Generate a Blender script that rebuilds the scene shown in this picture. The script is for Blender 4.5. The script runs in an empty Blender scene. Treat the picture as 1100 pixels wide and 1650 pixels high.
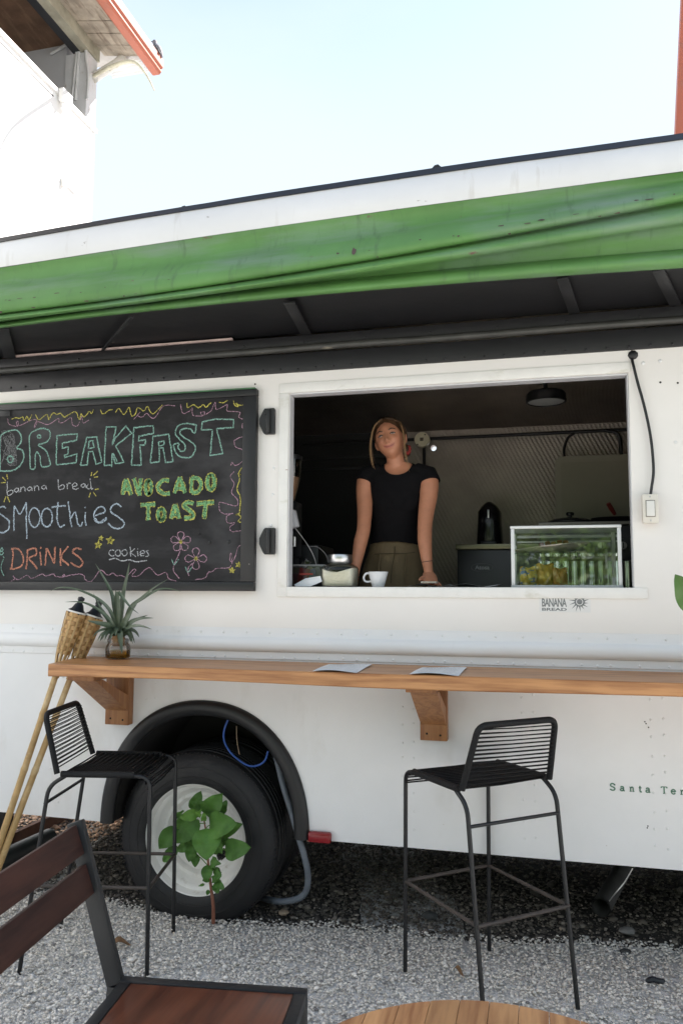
import bpy, bmesh, math, random
import numpy as np
from mathutils import Vector, Matrix, noise
from mathutils.geometry import tessellate_polygon

random.seed(7); RNG = np.random.default_rng(7)
SC = bpy.context.scene
COL = SC.collection

# ------------------------------------------------------------------ camera
FPX = 1264.0                       # focal length in pixels of a 1100 x 1650 picture
CAM = Vector((0.0, -3.6, 1.55))
PITCH, ROLL, YAW = (math.radians(a) for a in (5.807, 0.245, 14.17))
FW = Vector((-math.sin(YAW)*math.cos(PITCH), math.cos(YAW)*math.cos(PITCH), math.sin(PITCH)))
RT = Vector((math.cos(YAW), math.sin(YAW), 0)); UP = RT.cross(FW)
RT2 = math.cos(ROLL)*RT + math.sin(ROLL)*UP
UP2 = -math.sin(ROLL)*RT + math.cos(ROLL)*UP
cam = bpy.data.cameras.new('camera'); cam_o = bpy.data.objects.new('camera', cam); COL.objects.link(cam_o)
cam.sensor_fit = 'VERTICAL'; cam.sensor_height = 24.0; cam.sensor_width = 16.0
cam.lens = FPX/1650*24.0
cam.clip_start = 0.05; cam.clip_end = 600
cam_o.matrix_world = Matrix((( RT2.x, UP2.x, -FW.x, CAM.x), (RT2.y, UP2.y, -FW.y, CAM.y), (RT2.z, UP2.z, -FW.z, CAM.z), (0, 0, 0, 1)))
cam.dof.use_dof = True; cam.dof.focus_distance = 3.9; cam.dof.aperture_fstop = 8.0
SC.camera = cam_o

# ------------------------------------------------------------------ sky, sun, exposure
SUN_DIR = Vector((0.55, 0.52, 0.74)).normalized()          # towards the sun
SUN_EL = math.asin(SUN_DIR.z); SUN_AZ = math.atan2(SUN_DIR.x, SUN_DIR.y)
world = bpy.data.worlds.new('World'); SC.world = world; world.use_nodes = True
wn, wl = world.node_tree.nodes, world.node_tree.links
wn.clear()
sky = wn.new('ShaderNodeTexSky'); sky.sky_type = 'NISHITA'; sky.sun_disc = False
sky.sun_elevation = SUN_EL; sky.sun_rotation = SUN_AZ
sky.air_density = 1.0; sky.dust_density = 0.5; sky.ozone_density = 1.0
tc = wn.new('ShaderNodeTexCoord'); mp = wn.new('ShaderNodeMapping'); mp.inputs['Scale'].default_value = (1.2, 1.2, 3.2); mp.inputs['Location'].default_value = (.35, .1, .2)
nz = wn.new('ShaderNodeTexNoise'); nz.inputs['Scale'].default_value = 1.5; nz.inputs['Detail'].default_value = 6; nz.inputs['Roughness'].default_value = .5
rp = wn.new('ShaderNodeMapRange'); rp.inputs['From Min'].default_value = .46; rp.inputs['From Max'].default_value = .74; rp.inputs['To Max'].default_value = .5; rp.interpolation_type = 'SMOOTHSTEP'
sx = wn.new('ShaderNodeSeparateXYZ'); hz0 = wn.new('ShaderNodeMapRange')            # thin tropical haze, whiter towards the horizon
hz0.inputs['From Min'].default_value = .80; hz0.inputs['From Max'].default_value = .42; hz0.inputs['To Min'].default_value = .22; hz0.inputs['To Max'].default_value = .97; hz0.interpolation_type = 'SMOOTHSTEP'
scr_ = wn.new('ShaderNodeMath'); scr_.operation = 'MULTIPLY_ADD'; inv_ = wn.new('ShaderNodeMath'); inv_.operation = 'SUBTRACT'; inv_.inputs[0].default_value = 1
mx = wn.new('ShaderNodeMix'); mx.data_type = 'RGBA'; mx.inputs['B'].default_value = (2.7, 3.05, 3.3, 1)
bg = wn.new('ShaderNodeBackground'); bg.inputs['Strength'].default_value = 0.12
wo = wn.new('ShaderNodeOutputWorld')
wl.new(tc.outputs['Generated'], mp.inputs['Vector']); wl.new(mp.outputs[0], nz.inputs['Vector']); wl.new(nz.outputs['Fac'], rp.inputs['Value'])
wl.new(tc.outputs['Generated'], sx.inputs[0]); wl.new(sx.outputs['Z'], hz0.inputs['Value'])
wl.new(hz0.outputs[0], inv_.inputs[1]); wl.new(inv_.outputs[0], scr_.inputs[0]); wl.new(rp.outputs[0], scr_.inputs[1]); wl.new(hz0.outputs[0], scr_.inputs[2])
wl.new(scr_.outputs[0], mx.inputs['Factor']); wl.new(sky.outputs[0], mx.inputs['A']); wl.new(mx.outputs['Result'], bg.inputs['Color']); wl.new(bg.outputs[0], wo.inputs[0])

sun = bpy.data.lights.new('sun', 'SUN'); sun_o = bpy.data.objects.new('sun', sun); COL.objects.link(sun_o)
sun.energy = 5.0; sun.angle = math.radians(0.55); sun.color = (1.0, 0.955, 0.90)
sun_o.rotation_euler = (-SUN_DIR).to_track_quat('-Z', 'Y').to_euler()
SC.view_settings.view_transform = 'Standard'; SC.view_settings.look = 'None'
SC.view_settings.gamma = 1.0; SC.view_settings.use_curve_mapping = False
SC.view_settings.exposure = 1.55
SC.render.engine = 'CYCLES'
SC.cycles.max_bounces = 8; SC.cycles.diffuse_bounces = 5; SC.cycles.glossy_bounces = 4
SC.cycles.transmission_bounces = 6; SC.cycles.transparent_max_bounces = 12

# ------------------------------------------------------------------ measuring: where a picture point lies in the place
def ray(px, py): return FW + RT2*((px-550)/FPX) - UP2*((py-825)/FPX)
def at(px, py, Y=0.0):
    d = ray(px, py); return CAM + d*((Y-CAM.y)/d.y)
def atX(px, py, X):
    d = ray(px, py); return CAM + d*((X-CAM.x)/d.x)
def gz(px, py, Z=0.0):
    d = ray(px, py); return CAM + d*((Z-CAM.z)/d.z)
V = Vector

# ------------------------------------------------------------------ materials
MATS = {}
def mat(name, color, rough=.6, metal=0., vary=.15, scale=6., bump=0., bscale=40., spots=None, stretch=(1, 1, 1), spec=.5, coat=0.,
        attr=None, bdetail=4, bdist=.01, streak=None, sss=0.):
    """plain procedural paint / wood / stone: base colour with noise mottling, optional second-colour wear and fine relief"""
    if name in MATS: return MATS[name]
    m = bpy.data.materials.new(name); m.use_nodes = True; MATS[name] = m
    n, l = m.node_tree.nodes, m.node_tree.links
    p = n['Principled BSDF']
    p.inputs['Roughness'].default_value = rough; p.inputs['Metallic'].default_value = metal
    p.inputs['Specular IOR Level'].default_value = spec
    if coat: p.inputs['Coat Weight'].default_value = coat; p.inputs['Coat Roughness'].default_value = .15
    t = n.new('ShaderNodeTexCoord'); mp = n.new('ShaderNodeMapping'); mp.inputs['Scale'].default_value = stretch
    l.new(t.outputs['Object'], mp.inputs['Vector'])
    nz = n.new('ShaderNodeTexNoise'); nz.inputs['Scale'].default_value = scale; nz.inputs['Detail'].default_value = 8; nz.inputs['Roughness'].default_value = .62
    l.new(mp.outputs[0], nz.inputs['Vector'])
    rmp = n.new('ShaderNodeMapRange'); rmp.inputs['From Min'].default_value = .25; rmp.inputs['From Max'].default_value = .75
    rmp.inputs['To Min'].default_value = 1-vary; rmp.inputs['To Max'].default_value = 1+vary*.6
    l.new(nz.outputs['Fac'], rmp.inputs['Value'])
    mul = n.new('ShaderNodeVectorMath'); mul.operation = 'SCALE'
    if attr:
        a = n.new('ShaderNodeAttribute'); a.attribute_name = attr; l.new(a.outputs['Color'], mul.inputs[0])
    else: mul.inputs[0].default_value = color
    l.new(rmp.outputs[0], mul.inputs['Scale'])
    out = mul.outputs[0]
    def layer(out, col, sc, lo, hi, st, seed):
        mp2 = n.new('ShaderNodeMapping'); mp2.inputs['Scale'].default_value = st; mp2.inputs['Location'].default_value = (seed, seed*.7, seed*1.3)
        l.new(t.outputs['Object'], mp2.inputs['Vector'])
        q = n.new('ShaderNodeTexNoise'); q.inputs['Scale'].default_value = sc; q.inputs['Detail'].default_value = 6; q.inputs['Roughness'].default_value = .6
        l.new(mp2.outputs[0], q.inputs['Vector'])
        r = n.new('ShaderNodeMapRange'); r.inputs['From Min'].default_value = lo; r.inputs['From Max'].default_value = hi
        l.new(q.outputs['Fac'], r.inputs['Value'])
        x = n.new('ShaderNodeMix'); x.data_type = 'RGBA'; l.new(r.outputs[0], x.inputs['Factor']); l.new(out, x.inputs['A'])
        x.inputs['B'].default_value = (*col, 1); return x.outputs['Result']
    for k, s in enumerate((spots or [])): out = layer(out, *s, 3.1+k*5)
    l.new(out, p.inputs['Base Color'])
    if bump:
        b = n.new('ShaderNodeTexNoise'); b.inputs['Scale'].default_value = bscale; b.inputs['Detail'].default_value = bdetail
        l.new(mp.outputs[0], b.inputs['Vector'])
        bp = n.new('ShaderNodeBump'); bp.inputs['Strength'].default_value = bump; bp.inputs['Distance'].default_value = bdist
        l.new(b.outputs['Fac'], bp.inputs['Height']); l.new(bp.outputs[0], p.inputs['Normal'])
    return m

def wood(name, c1, c2, axis=0, rough=.45, ring=9., spec=.5, scale=1.0, coat=0.):
    if name in MATS: return MATS[name]
    m = bpy.data.materials.new(name); m.use_nodes = True; MATS[name] = m
    n, l = m.node_tree.nodes, m.node_tree.links; p = n['Principled BSDF']
    t = n.new('ShaderNodeTexCoord'); mp = n.new('ShaderNodeMapping')
    s = [7.0*scale]*3; s[axis] = .55*scale; mp.inputs['Scale'].default_value = s
    oi = n.new('ShaderNodeObjectInfo'); sc = n.new('ShaderNodeVectorMath'); sc.operation = 'MULTIPLY_ADD'
    l.new(oi.outputs['Random'], sc.inputs[0]); sc.inputs[1].default_value = (13, 17, 19)
    l.new(t.outputs['Object'], sc.inputs[2]); l.new(sc.outputs[0], mp.inputs['Vector'])
    nz = n.new('ShaderNodeTexNoise'); nz.inputs['Scale'].default_value = 1.3; nz.inputs['Detail'].default_value = 3; l.new(mp.outputs[0], nz.inputs['Vector'])
    w = n.new('ShaderNodeMath'); w.operation = 'MULTIPLY'; l.new(nz.outputs['Fac'], w.inputs[0]); w.inputs[1].default_value = ring
    fr = n.new('ShaderNodeMath'); fr.operation = 'PINGPONG'; l.new(w.outputs[0], fr.inputs[0]); fr.inputs[1].default_value = .5
    fine = n.new('ShaderNodeTexNoise'); fine.inputs['Scale'].default_value = 16; fine.inputs['Detail'].default_value = 5; l.new(mp.outputs[0], fine.inputs['Vector'])
    ad = n.new('ShaderNodeMath'); ad.operation = 'ADD'; l.new(fr.outputs[0], ad.inputs[0]); l.new(fine.outputs['Fac'], ad.inputs[1])
    r = n.new('ShaderNodeMapRange'); r.inputs['From Min'].default_value = .35; r.inputs['From Max'].default_value = 1.0; l.new(ad.outputs[0], r.inputs['Value'])
    x = n.new('ShaderNodeMix'); x.data_type = 'RGBA'; x.inputs['A'].default_value = (*c1, 1); x.inputs['B'].default_value = (*c2, 1)
    l.new(r.outputs[0], x.inputs['Factor'])
    hv = n.new('ShaderNodeHueSaturation'); l.new(x.outputs['Result'], hv.inputs['Color'])
    rr = n.new('ShaderNodeMapRange'); rr.inputs['To Min'].default_value = .8; rr.inputs['To Max'].default_value = 1.15; l.new(oi.outputs['Random'], rr.inputs['Value']); l.new(rr.outputs[0], hv.inputs['Value'])
    l.new(hv.outputs[0], p.inputs['Base Color'])
    p.inputs['Roughness'].default_value = rough; p.inputs['Specular IOR Level'].default_value = spec
    if coat: p.inputs['Coat Weight'].default_value = coat; p.inputs['Coat Roughness'].default_value = .2
    b = n.new('ShaderNodeBump'); b.inputs['Strength'].default_value = .25; b.inputs['Distance'].default_value = .002
    l.new(ad.outputs[0], b.inputs['Height']); l.new(b.outputs[0], p.inputs['Normal'])
    return m

def glass(name, tint=(1, 1, 1), refl=1.0, rough=.02):
    """thin clear pane: see-through plus a mirror share that grows at grazing angles"""
    if name in MATS: return MATS[name]
    m = bpy.data.materials.new(name); m.use_nodes = True; MATS[name] = m
    n, l = m.node_tree.nodes, m.node_tree.links; n.remove(n['Principled BSDF'])
    tr = n.new('ShaderNodeBsdfTransparent'); tr.inputs[0].default_value = (*tint, 1)
    gl = n.new('ShaderNodeBsdfGlossy'); gl.inputs['Roughness'].default_value = rough; gl.inputs['Color'].default_value = (1, 1, 1, 1)
    lw = n.new('ShaderNodeFresnel'); lw.inputs['IOR'].default_value = 1.5
    mu = n.new('ShaderNodeMath'); mu.operation = 'MULTIPLY'; mu.use_clamp = True; mu.inputs[1].default_value = refl; l.new(lw.outputs[0], mu.inputs[0])
    mx = n.new('ShaderNodeMixShader'); l.new(mu.outputs[0], mx.inputs[0]); l.new(tr.outputs[0], mx.inputs[1]); l.new(gl.outputs[0], mx.inputs[2])
    l.new(mx.outputs[0], n['Material Output'].inputs[0]); return m

def checker_plate(name, color, rough, bump, sc=34., vary=.25, metal=.85):
    """metal tread plate: raised diagonal bars laid crosswise"""
    m = mat(name, color, rough, metal, vary, 3.)
    n, l = m.node_tree.nodes, m.node_tree.links; p = n['Principled BSDF']
    t = n.new('ShaderNodeTexCoord')
    def bars(rot, shift):
        mp = n.new('ShaderNodeMapping'); mp.inputs['Rotation'].default_value = (0, rot, 0); mp.inputs['Scale'].default_value = (sc, 0, sc*.5); mp.inputs['Location'].default_value = shift
        l.new(t.outputs['Object'], mp.inputs['Vector'])
        f = n.new('ShaderNodeVectorMath'); f.operation = 'FRACTION'; l.new(mp.outputs[0], f.inputs[0])
        s = n.new('ShaderNodeVectorMath'); s.operation = 'SUBTRACT'; l.new(f.outputs[0], s.inputs[0]); s.inputs[1].default_value = (.5, 0, .5)
        k = n.new('ShaderNodeVectorMath'); k.operation = 'MULTIPLY'; l.new(s.outputs[0], k.inputs[0]); k.inputs[1].default_value = (3.6, 0, 2.3)
        e = n.new('ShaderNodeVectorMath'); e.operation = 'LENGTH'; l.new(k.outputs[0], e.inputs[0])
        r = n.new('ShaderNodeMapRange'); r.inputs['From Min'].default_value = 1.; r.inputs['From Max'].default_value = .55; l.new(e.outputs['Value'], r.inputs['Value'])
        return r.outputs[0]
    a, b = bars(math.radians(45), (0, 0, 0)), bars(math.radians(-45), (.5, 0, .0))
    mxn = n.new('ShaderNodeMath'); mxn.operation = 'MAXIMUM'; l.new(a, mxn.inputs[0]); l.new(b, mxn.inputs[1])
    bp = n.new('ShaderNodeBump'); bp.inputs['Strength'].default_value = bump; bp.inputs['Distance'].default_value = .003
    l.new(mxn.outputs[0], bp.inputs['Height']); l.new(bp.outputs[0], p.inputs['Normal'])
    return m

M_WHITE = mat('truck_white_paint', (.785, .785, .785), .40, 0, .06, 2.2, .22, 3.5, [((.60, .58, .54), 3.0, .60, .90, (1, 1, .5)), ((.30, .22, .15), 38., .735, .78, (1, 1, 1))], bdist=.02)
M_TRIM = mat('window_trim_paint', (.80, .785, .75), .5, 0, .06, 9., .12, 60., [((.62, .60, .52), 12., .58, .72, (.5, 1, 1)), ((.23, .11, .04), 26., .70, .745, (.4, 1, 1.4))])
M_BAND = mat('canopy_white_paint', (.66, .655, .65), .45, 0, .07, 2., .08, 4., [((.45, .42, .38), 6., .60, .85, (2.2, 1, .3)), ((.15, .12, .09), 22., .70, .76, (.5, 1, 1))], bdist=.02)
M_GREEN = mat('canopy_green_paint', (.094, .222, .060), .6, 0, .22, 3., .2, 7., [((.15, .225, .16), 2.4, .50, .75, (.6, 1, 4.)), ((.06, .12, .05), 7., .58, .80, (3.0, 1, .5)), ((.13, .07, .06), 14., .68, .74, (.7, 1, 1.2))], bdist=.02)
M_BLACK = mat('black_body_paint', (.0105, .0105, .012), .48, 0, .3, 5., .1, 20., [((.10, .095, .085), 60., .74, .79, (.3, 1, 1))])
M_RAILGREY = mat('worn_drip_rail', (.05, .05, .045), .45, 0, .4, 12., 0, 1, [((.22, .2, .16), 30., .62, .7, (.2, 1, 1))])
M_PINK = mat('painted_gap_light', (.55, .42, .38), .6, 0, .4, 20.)  # colour of daylight painted into the gap under the canopy
M_STEEL = mat('brushed_steel', (.55, .55, .54), .28, .95, .1, 8., .05, 120.)
M_CHROME = mat('bright_steel', (.62, .62, .62), .30, 1., .05, 8.)
M_RUBBER = mat('tyre_rubber', (.0125, .0125, .014), .62, 0, .35, 7., .15, 70., [((.045, .043, .04), 5., .55, .85, (1, 1, 1))])
M_FENDER = mat('fender_rubber', (.009, .009, .010), .45, 0, .3, 9., .05, 30.)
M_RIM = mat('rim_white_paint', (.84, .83, .80), .45, 0, .1, 9., .05, 30., [((.40, .34, .26), 14., .62, .84, (1, 1, 1))])
M_DARK = mat('dark_underbody', (.012, .011, .010), .9, 0, .4, 5.)
M_WOOD = wood('counter_timber', (.245, .098, .035), (.44, .215, .085), 0, .42, 7.)
M_WOODB = wood('bracket_timber', (.27, .108, .04), (.42, .195, .075), 2, .5, 6.)
M_BAMBOO = mat('bamboo_cane', (.47, .30, .12), .5, 0, .3, 14., .1, 40., [((.62, .47, .26), 9., .5, .7, (1, 1, 1)), ((.2, .1, .04), 20., .68, .76, (1, 1, 1))])
M_WEAVE = mat('bamboo_strip', (.50, .30, .125), .55, 0, .4, 25., .1, 60.)
M_TORCHTOP = mat('torch_canister_black', (.012, .014, .02), .4)
M_STOOL = mat('stool_black_metal', (.007, .007, .008), .45, .0, .3, 15., .1, 60.)
M_STOOLBAR = mat('stool_worn_footrest', (.055, .042, .035), .6, .0, .5, 22., .1, 60.)
M_CORD = mat('stool_black_cord', (.006, .006, .0065), .6, 0, .3, 60., .4, 260., spec=.3)
M_CHAIRWOOD = wood('chair_dark_wood', (.024, .010, .008), (.052, .021, .015), 1, .62, 5., scale=.8, spec=.22)
M_SEATWOOD = wood('chair_seat_wood', (.075, .020, .010), (.17, .052, .024), 1, .33, 5., scale=.8)
M_CHAIRMETAL = mat('chair_black_metal', (.011, .0115, .013), .5, 0, .3, 12., .08, 50.)
M_TABLE = wood('table_plank_wood', (.28, .115, .045), (.56, .285, .12), 1, .4, 5.)
M_PLASTICW = mat('white_plastic', (.74, .73, .69), .4, 0, .05, 9.)
M_PAPER = mat('paper_white', (.72, .73, .74), .75, 0, .04, 9.)
M_INK = mat('printed_ink', (.17, .175, .18), .7, 0, .3, 30.)
M_BLACKPL = mat('black_plastic', (.010, .010, .011), .35, 0, .2, 9.)
M_LEAF = mat('weed_leaf', (.072, .175, .030), .5, 0, .35, 18., .25, 45., [((.105, .24, .042), 8., .5, .7, (1, 1, 1))], spec=.35)
M_LEAFY = mat('weed_leaf_young', (.11, .24, .035), .5, 0, .3, 18., .2, 45., spec=.35)
M_STEM = mat('weed_stem', (.26, .10, .06), .6, 0, .3, 20.)
M_PINE = mat('pineapple_leaf', (.085, .115, .070), .38, 0, .35, 14., .15, 50., [((.17, .20, .15), 9., .5, .75, (1, 1, 1))])
M_RED = mat('red_lens', (.24, .010, .014), .25, 0, .2, 12.)
M_CREAM = mat('cream_enamel', (.30, .27, .20), .4, 0, .08, 4.)
M_SKIN = mat('skin', (.5, .3, .2), .46, 0, .13, 24., .05, 120., attr='tone', spec=.4)
M_SHIRT = mat('black_cotton', (.0065, .006, .007), .95, 0, .2, 20., .15, 160., spec=.15)
M_TROUSER = mat('olive_cotton', (.150, .108, .056), .8, 0, .18, 14., .2, 120.)
M_HAIR = mat('brown_hair', (.075, .037, .017), .42, 0, .4, 60., .3, 220.)
M_HAIRB = mat('blonde_hair', (.36, .215, .10), .42, 0, .3, 60.)
M_CONDUIT = mat('grey_conduit', (.15, .17, .20), .5, 0, .3, 20., .05, 60.)
M_BLUE = mat('blue_cable_sheath', (.02, .075, .30), .4, 0, .15, 20.)

# ------------------------------------------------------------------ building blocks
def smooth_all(me, ang=None):
    me.polygons.foreach_set('use_smooth', [True]*len(me.polygons))
    if ang is not None:
        try: me.set_sharp_from_angle(angle=math.radians(ang))
        except Exception: pass

class G:
    """collects vertices and faces in world coordinates"""
    def __init__(s): s.v = []; s.f = []
    def add(s, vs, fs):
        b = len(s.v); s.v += [tuple(v) for v in vs]; s.f += [tuple(i+b for i in f) for f in fs]; return s
    def box(s, lo, hi, bev=0., rot=None, piv=None):
        x0, y0, z0 = lo; x1, y1, z1 = hi
        if bev <= 0:
            vs = [V(p) for p in ((x0,y0,z0),(x1,y0,z0),(x1,y1,z0),(x0,y1,z0),(x0,y0,z1),(x1,y0,z1),(x1,y1,z1),(x0,y1,z1))]
            fs = [(0,3,2,1),(4,5,6,7),(0,1,5,4),(1,2,6,5),(2,3,7,6),(3,0,4,7)]
        else:
            bm = bmesh.new(); bmesh.ops.create_cube(bm, size=1)
            for v in bm.verts: v.co = V(((x0+x1)/2+v.co.x*(x1-x0), (y0+y1)/2+v.co.y*(y1-y0), (z0+z1)/2+v.co.z*(z1-z0)))
            bmesh.ops.bevel(bm, geom=bm.edges[:], offset=bev, segments=2, affect='EDGES', profile=.5)
            bm.verts.index_update(); vs = [v.co.copy() for v in bm.verts]; fs = [[v.index for v in f.verts] for f in bm.faces]; bm.free()
        if rot is not None:
            c = V(piv) if piv is not None else V(((x0+x1)/2, (y0+y1)/2, (z0+z1)/2))
            vs = [c + rot @ (v-c) for v in vs]
        return s.add(vs, fs)
    def beam(s, a, b, w, h, upv=(0, 0, 1), bev=0.):
        """bar of w x h section from a to b"""
        a, b = V(a), V(b); d = b-a; L = d.length; d.normalize()
        u = V(upv); side = d.cross(u); side = side.normalized() if side.length > 1e-6 else V((1, 0, 0)); u = side.cross(d)
        R = Matrix((side, d, u)).transposed(); g = G(); g.box((-w/2, 0, -h/2), (w/2, L, h/2), bev)
        return s.add([a + R @ V(v) for v in g.v], g.f)
    def tube(s, pts, r, n=8, caps=True, closed=False, squash=None):
        pts = [V(p) for p in pts]; m = len(pts)
        rs = r if hasattr(r, '__len__') else [r]*m
        T = []
        for i in range(m):
            if closed: d = pts[(i+1) % m]-pts[i-1]
            else: d = pts[min(i+1, m-1)]-pts[max(i-1, 0)]
            T.append(d.normalized() if d.length > 1e-9 else V((0, 0, 1)))
        u = T[0].orthogonal().normalized(); vs = []
        if squash is not None: u = (V(squash[0]) - T[0]*V(squash[0]).dot(T[0])).normalized()
        for i in range(m):
            u = (u - T[i]*u.dot(T[i])); u.normalize(); w = T[i].cross(u)
            kx, ky = (1, 1) if squash is None else squash[1]
            for k in range(n):
                a = 2*math.pi*k/n; vs.append(pts[i] + (u*math.cos(a)*kx + w*math.sin(a)*ky)*rs[i])
        fs = []
        for i in range(m if closed else m-1):
            j = (i+1) % m
            for k in range(n): fs.append((i*n+k, i*n+(k+1) % n, j*n+(k+1) % n, j*n+k))
        if caps and not closed: fs.append(tuple(range(n))[::-1]); fs.append(tuple((m-1)*n+k for k in range(n)))
        return s.add(vs, fs)
    def lathe(s, prof, c, axis=(0, 0, 1), n=32, arc=1.0):
        """prof: (radius, along) pairs"""
        ax = V(axis).normalized(); u = ax.orthogonal().normalized(); w = ax.cross(u); c = V(c)
        vs = []; fs = []; m = len(prof)
        for r, h in prof:
            for k in range(n):
                a = 2*math.pi*k/n; vs.append(c + ax*h + (u*math.cos(a)+w*math.sin(a))*max(r, 1e-5))
        for i in range(m-1):
            for k in range(n): fs.append((i*n+k, i*n+(k+1) % n, (i+1)*n+(k+1) % n, (i+1)*n+k))
        return s.add(vs, fs)
    def ball(s, c, r, n=12, m=8, scale=(1, 1, 1), rot=None):
        vs = []; fs = []
        for i in range(m+1):
            t = math.pi*i/m
            for k in range(n):
                a = 2*math.pi*k/n; p = V((r*math.sin(t)*math.cos(a)*scale[0], r*math.sin(t)*math.sin(a)*scale[1], r*math.cos(t)*scale[2]))
                vs.append(V(c) + (rot @ p if rot is not None else p))
        for i in range(m):
            for k in range(n): fs.append((i*n+k, (i+1)*n+k, (i+1)*n+(k+1) % n, i*n+(k+1) % n))
        return s.add(vs, fs)
    def prism(s, poly, depth):
        """closed polygon (3D points, planar) pushed along vector depth"""
        n = len(poly); d = V(depth); vs = [V(p) for p in poly] + [V(p)+d for p in poly]
        fs = [tuple(range(n))[::-1], tuple(range(n, 2*n))] + [(i, (i+1) % n, n+(i+1) % n, n+i) for i in range(n)]
        return s.add(vs, fs)
    def grid(s, rows):
        """rows of points -> quads"""
        m, n = len(rows), len(rows[0]); vs = [p for r in rows for p in r]
        return s.add(vs, [(i*n+k, i*n+k+1, (i+1)*n+k+1, (i+1)*n+k) for i in range(m-1) for k in range(n-1)])
    def plate(s, outer, holes, y0, y1):
        """upright sheet between y0 and y1 in the XZ plane with openings"""
        loops = [outer]+holes; bm = bmesh.new(); es = []
        for lp in loops:
            vv = [bm.verts.new((x, y0, z)) for x, z in lp]
            es += [bm.edges.new((vv[i], vv[(i+1) % len(vv)])) for i in range(len(vv))]
        r = bmesh.ops.triangle_fill(bm, use_beauty=True, use_dissolve=False, edges=es)
        ex = bmesh.ops.extrude_face_region(bm, geom=bm.faces[:])
        for v in [g for g in ex['geom'] if isinstance(g, bmesh.types.BMVert)]: v.co.y = y1
        bmesh.ops.recalc_face_normals(bm, faces=bm.faces[:]); bm.verts.index_update()
        s.add([v.co.copy() for v in bm.verts], [[v.index for v in f.verts] for f in bm.faces]); bm.free(); return s

ROOTS = {}
def thing(name, label, cat, loc=(0, 0, 0), rotz=0., group=None, kind=None):
    o = bpy.data.objects.new(name, None); COL.objects.link(o); o.empty_display_size = .1
    o.location = loc; o.rotation_euler = (0, 0, rotz)
    o['label'] = label; o['category'] = cat
    if group: o['group'] = group
    ROOTS[o.name] = (Matrix.Translation(V(loc)) @ Matrix.Rotation(rotz, 4, 'Z')).inverted()
    return o
def rootinv(o):
    while o.parent: o = o.parent
    return ROOTS.get(o.name, Matrix.Identity(4))
def finish(name, me, m, parent):
    o = bpy.data.objects.new(name, me); COL.objects.link(o)
    if m is not None and not me.materials: me.materials.append(m)
    if parent is not None: o.parent = parent
    return o
def part(name, g, m, parent=None, smooth=40, label=None, kind=None, local=False):
    me = bpy.data.meshes.new(name); vs = g.v
    if parent is not None and not local:
        iv = rootinv(parent); vs = [tuple(iv @ V(v)) for v in vs]
    me.from_pydata(vs, [], g.f); me.validate(); me.update()
    if smooth: smooth_all(me, smooth)
    o = finish(name, me, m, parent)
    if label: o['label'] = label
    if kind: o['kind'] = kind
    return o
def solo(name, g, m, label, cat, group=None, smooth=40):
    o = part(name, g, m, None, smooth); o['label'] = label; o['category'] = cat
    if group: o['group'] = group
    ROOTS[o.name] = Matrix.Identity(4); return o
def struct(name, g, m, smooth=None):
    o = part(name, g, m, None, smooth); o['kind'] = 'structure'; ROOTS[o.name] = Matrix.Identity(4); return o
def copy_tree(o, parent=None):
    c = o.copy(); COL.objects.link(c)
    if parent is not None: c.parent = parent
    for ch in list(o.children): copy_tree(ch, c)
    return c
def spline(pts, k=6, closed=False):
    pts = [V(p) for p in pts]; n = len(pts); out = []
    for i in range(n if closed else n-1):
        p1, p2 = pts[i], pts[(i+1) % n]
        p0 = pts[i-1] if (closed or i > 0) else p1*2-p2
        p3 = pts[(i+2) % n] if (closed or i+2 < n) else p2*2-p1
        for j in range(k):
            t = j/k
            out.append(.5*((2*p1)+(p2-p0)*t+(2*p0-5*p1+4*p2-p3)*t*t+(3*p1-p0-3*p2+p3)*t**3))
    if not closed: out.append(pts[-1])
    return out
def text_geo(body, size, origin, ex=(1, 0, 0), ey=(0, 0, 1), bold=0., sx=1., spacing=1., depth=0.0006):
    """flat lettering as mesh faces, lying on the plane of ex / ey"""
    c = bpy.data.curves.new('t', 'FONT'); c.body = body; c.size = size; c.offset = bold; c.space_character = spacing; c.resolution_u = 3
    c.extrude = 0
    o = bpy.data.objects.new('t', c); COL.objects.link(o)
    dg = bpy.context.evaluated_depsgraph_get(); me = bpy.data.meshes.new_from_object(o.evaluated_get(dg))
    g = G(); ex, ey, og = V(ex), V(ey), V(origin)
    g.add([og + ex*(v.co.x*sx) + ey*v.co.y for v in me.vertices], [tuple(p.vertices) for p in me.polygons])
    bpy.data.objects.remove(o); bpy.data.curves.remove(c); bpy.data.meshes.remove(me)
    return g

# ================================================================== GROUND
g = G(); g.grid([[(x, y, -.03) for x in np.linspace(-120, 120, 25)] for y in np.linspace(-120, 120, 25)])
M_GROUND = mat('gravel_ground', (.60, .585, .56), .95, 0, .2, 1.2, .6, 60., [((.48, .465, .44), 3., .5, .75, (1, 1, 1)), ((.70, .67, .62), 90., .52, .6, (1, 1, 1))])
struct('ground', g, M_GROUND)
g = G(); g.grid([[(x, y, -.026+.006*math.sin(x*3+y)) for x in np.linspace(-3.6, 3, 20)] for y in np.linspace(.12, 2.4, 10)])
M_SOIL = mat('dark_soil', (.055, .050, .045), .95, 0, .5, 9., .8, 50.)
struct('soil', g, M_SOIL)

def ground_z(x, y):      # gravel is banked up a little against the truck and hollowed at the front left
    return .012*np.sin(1.7*x+.6)*np.cos(2.1*y) + .018*np.exp(-((y+.25)/.35)**2) - .004

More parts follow.
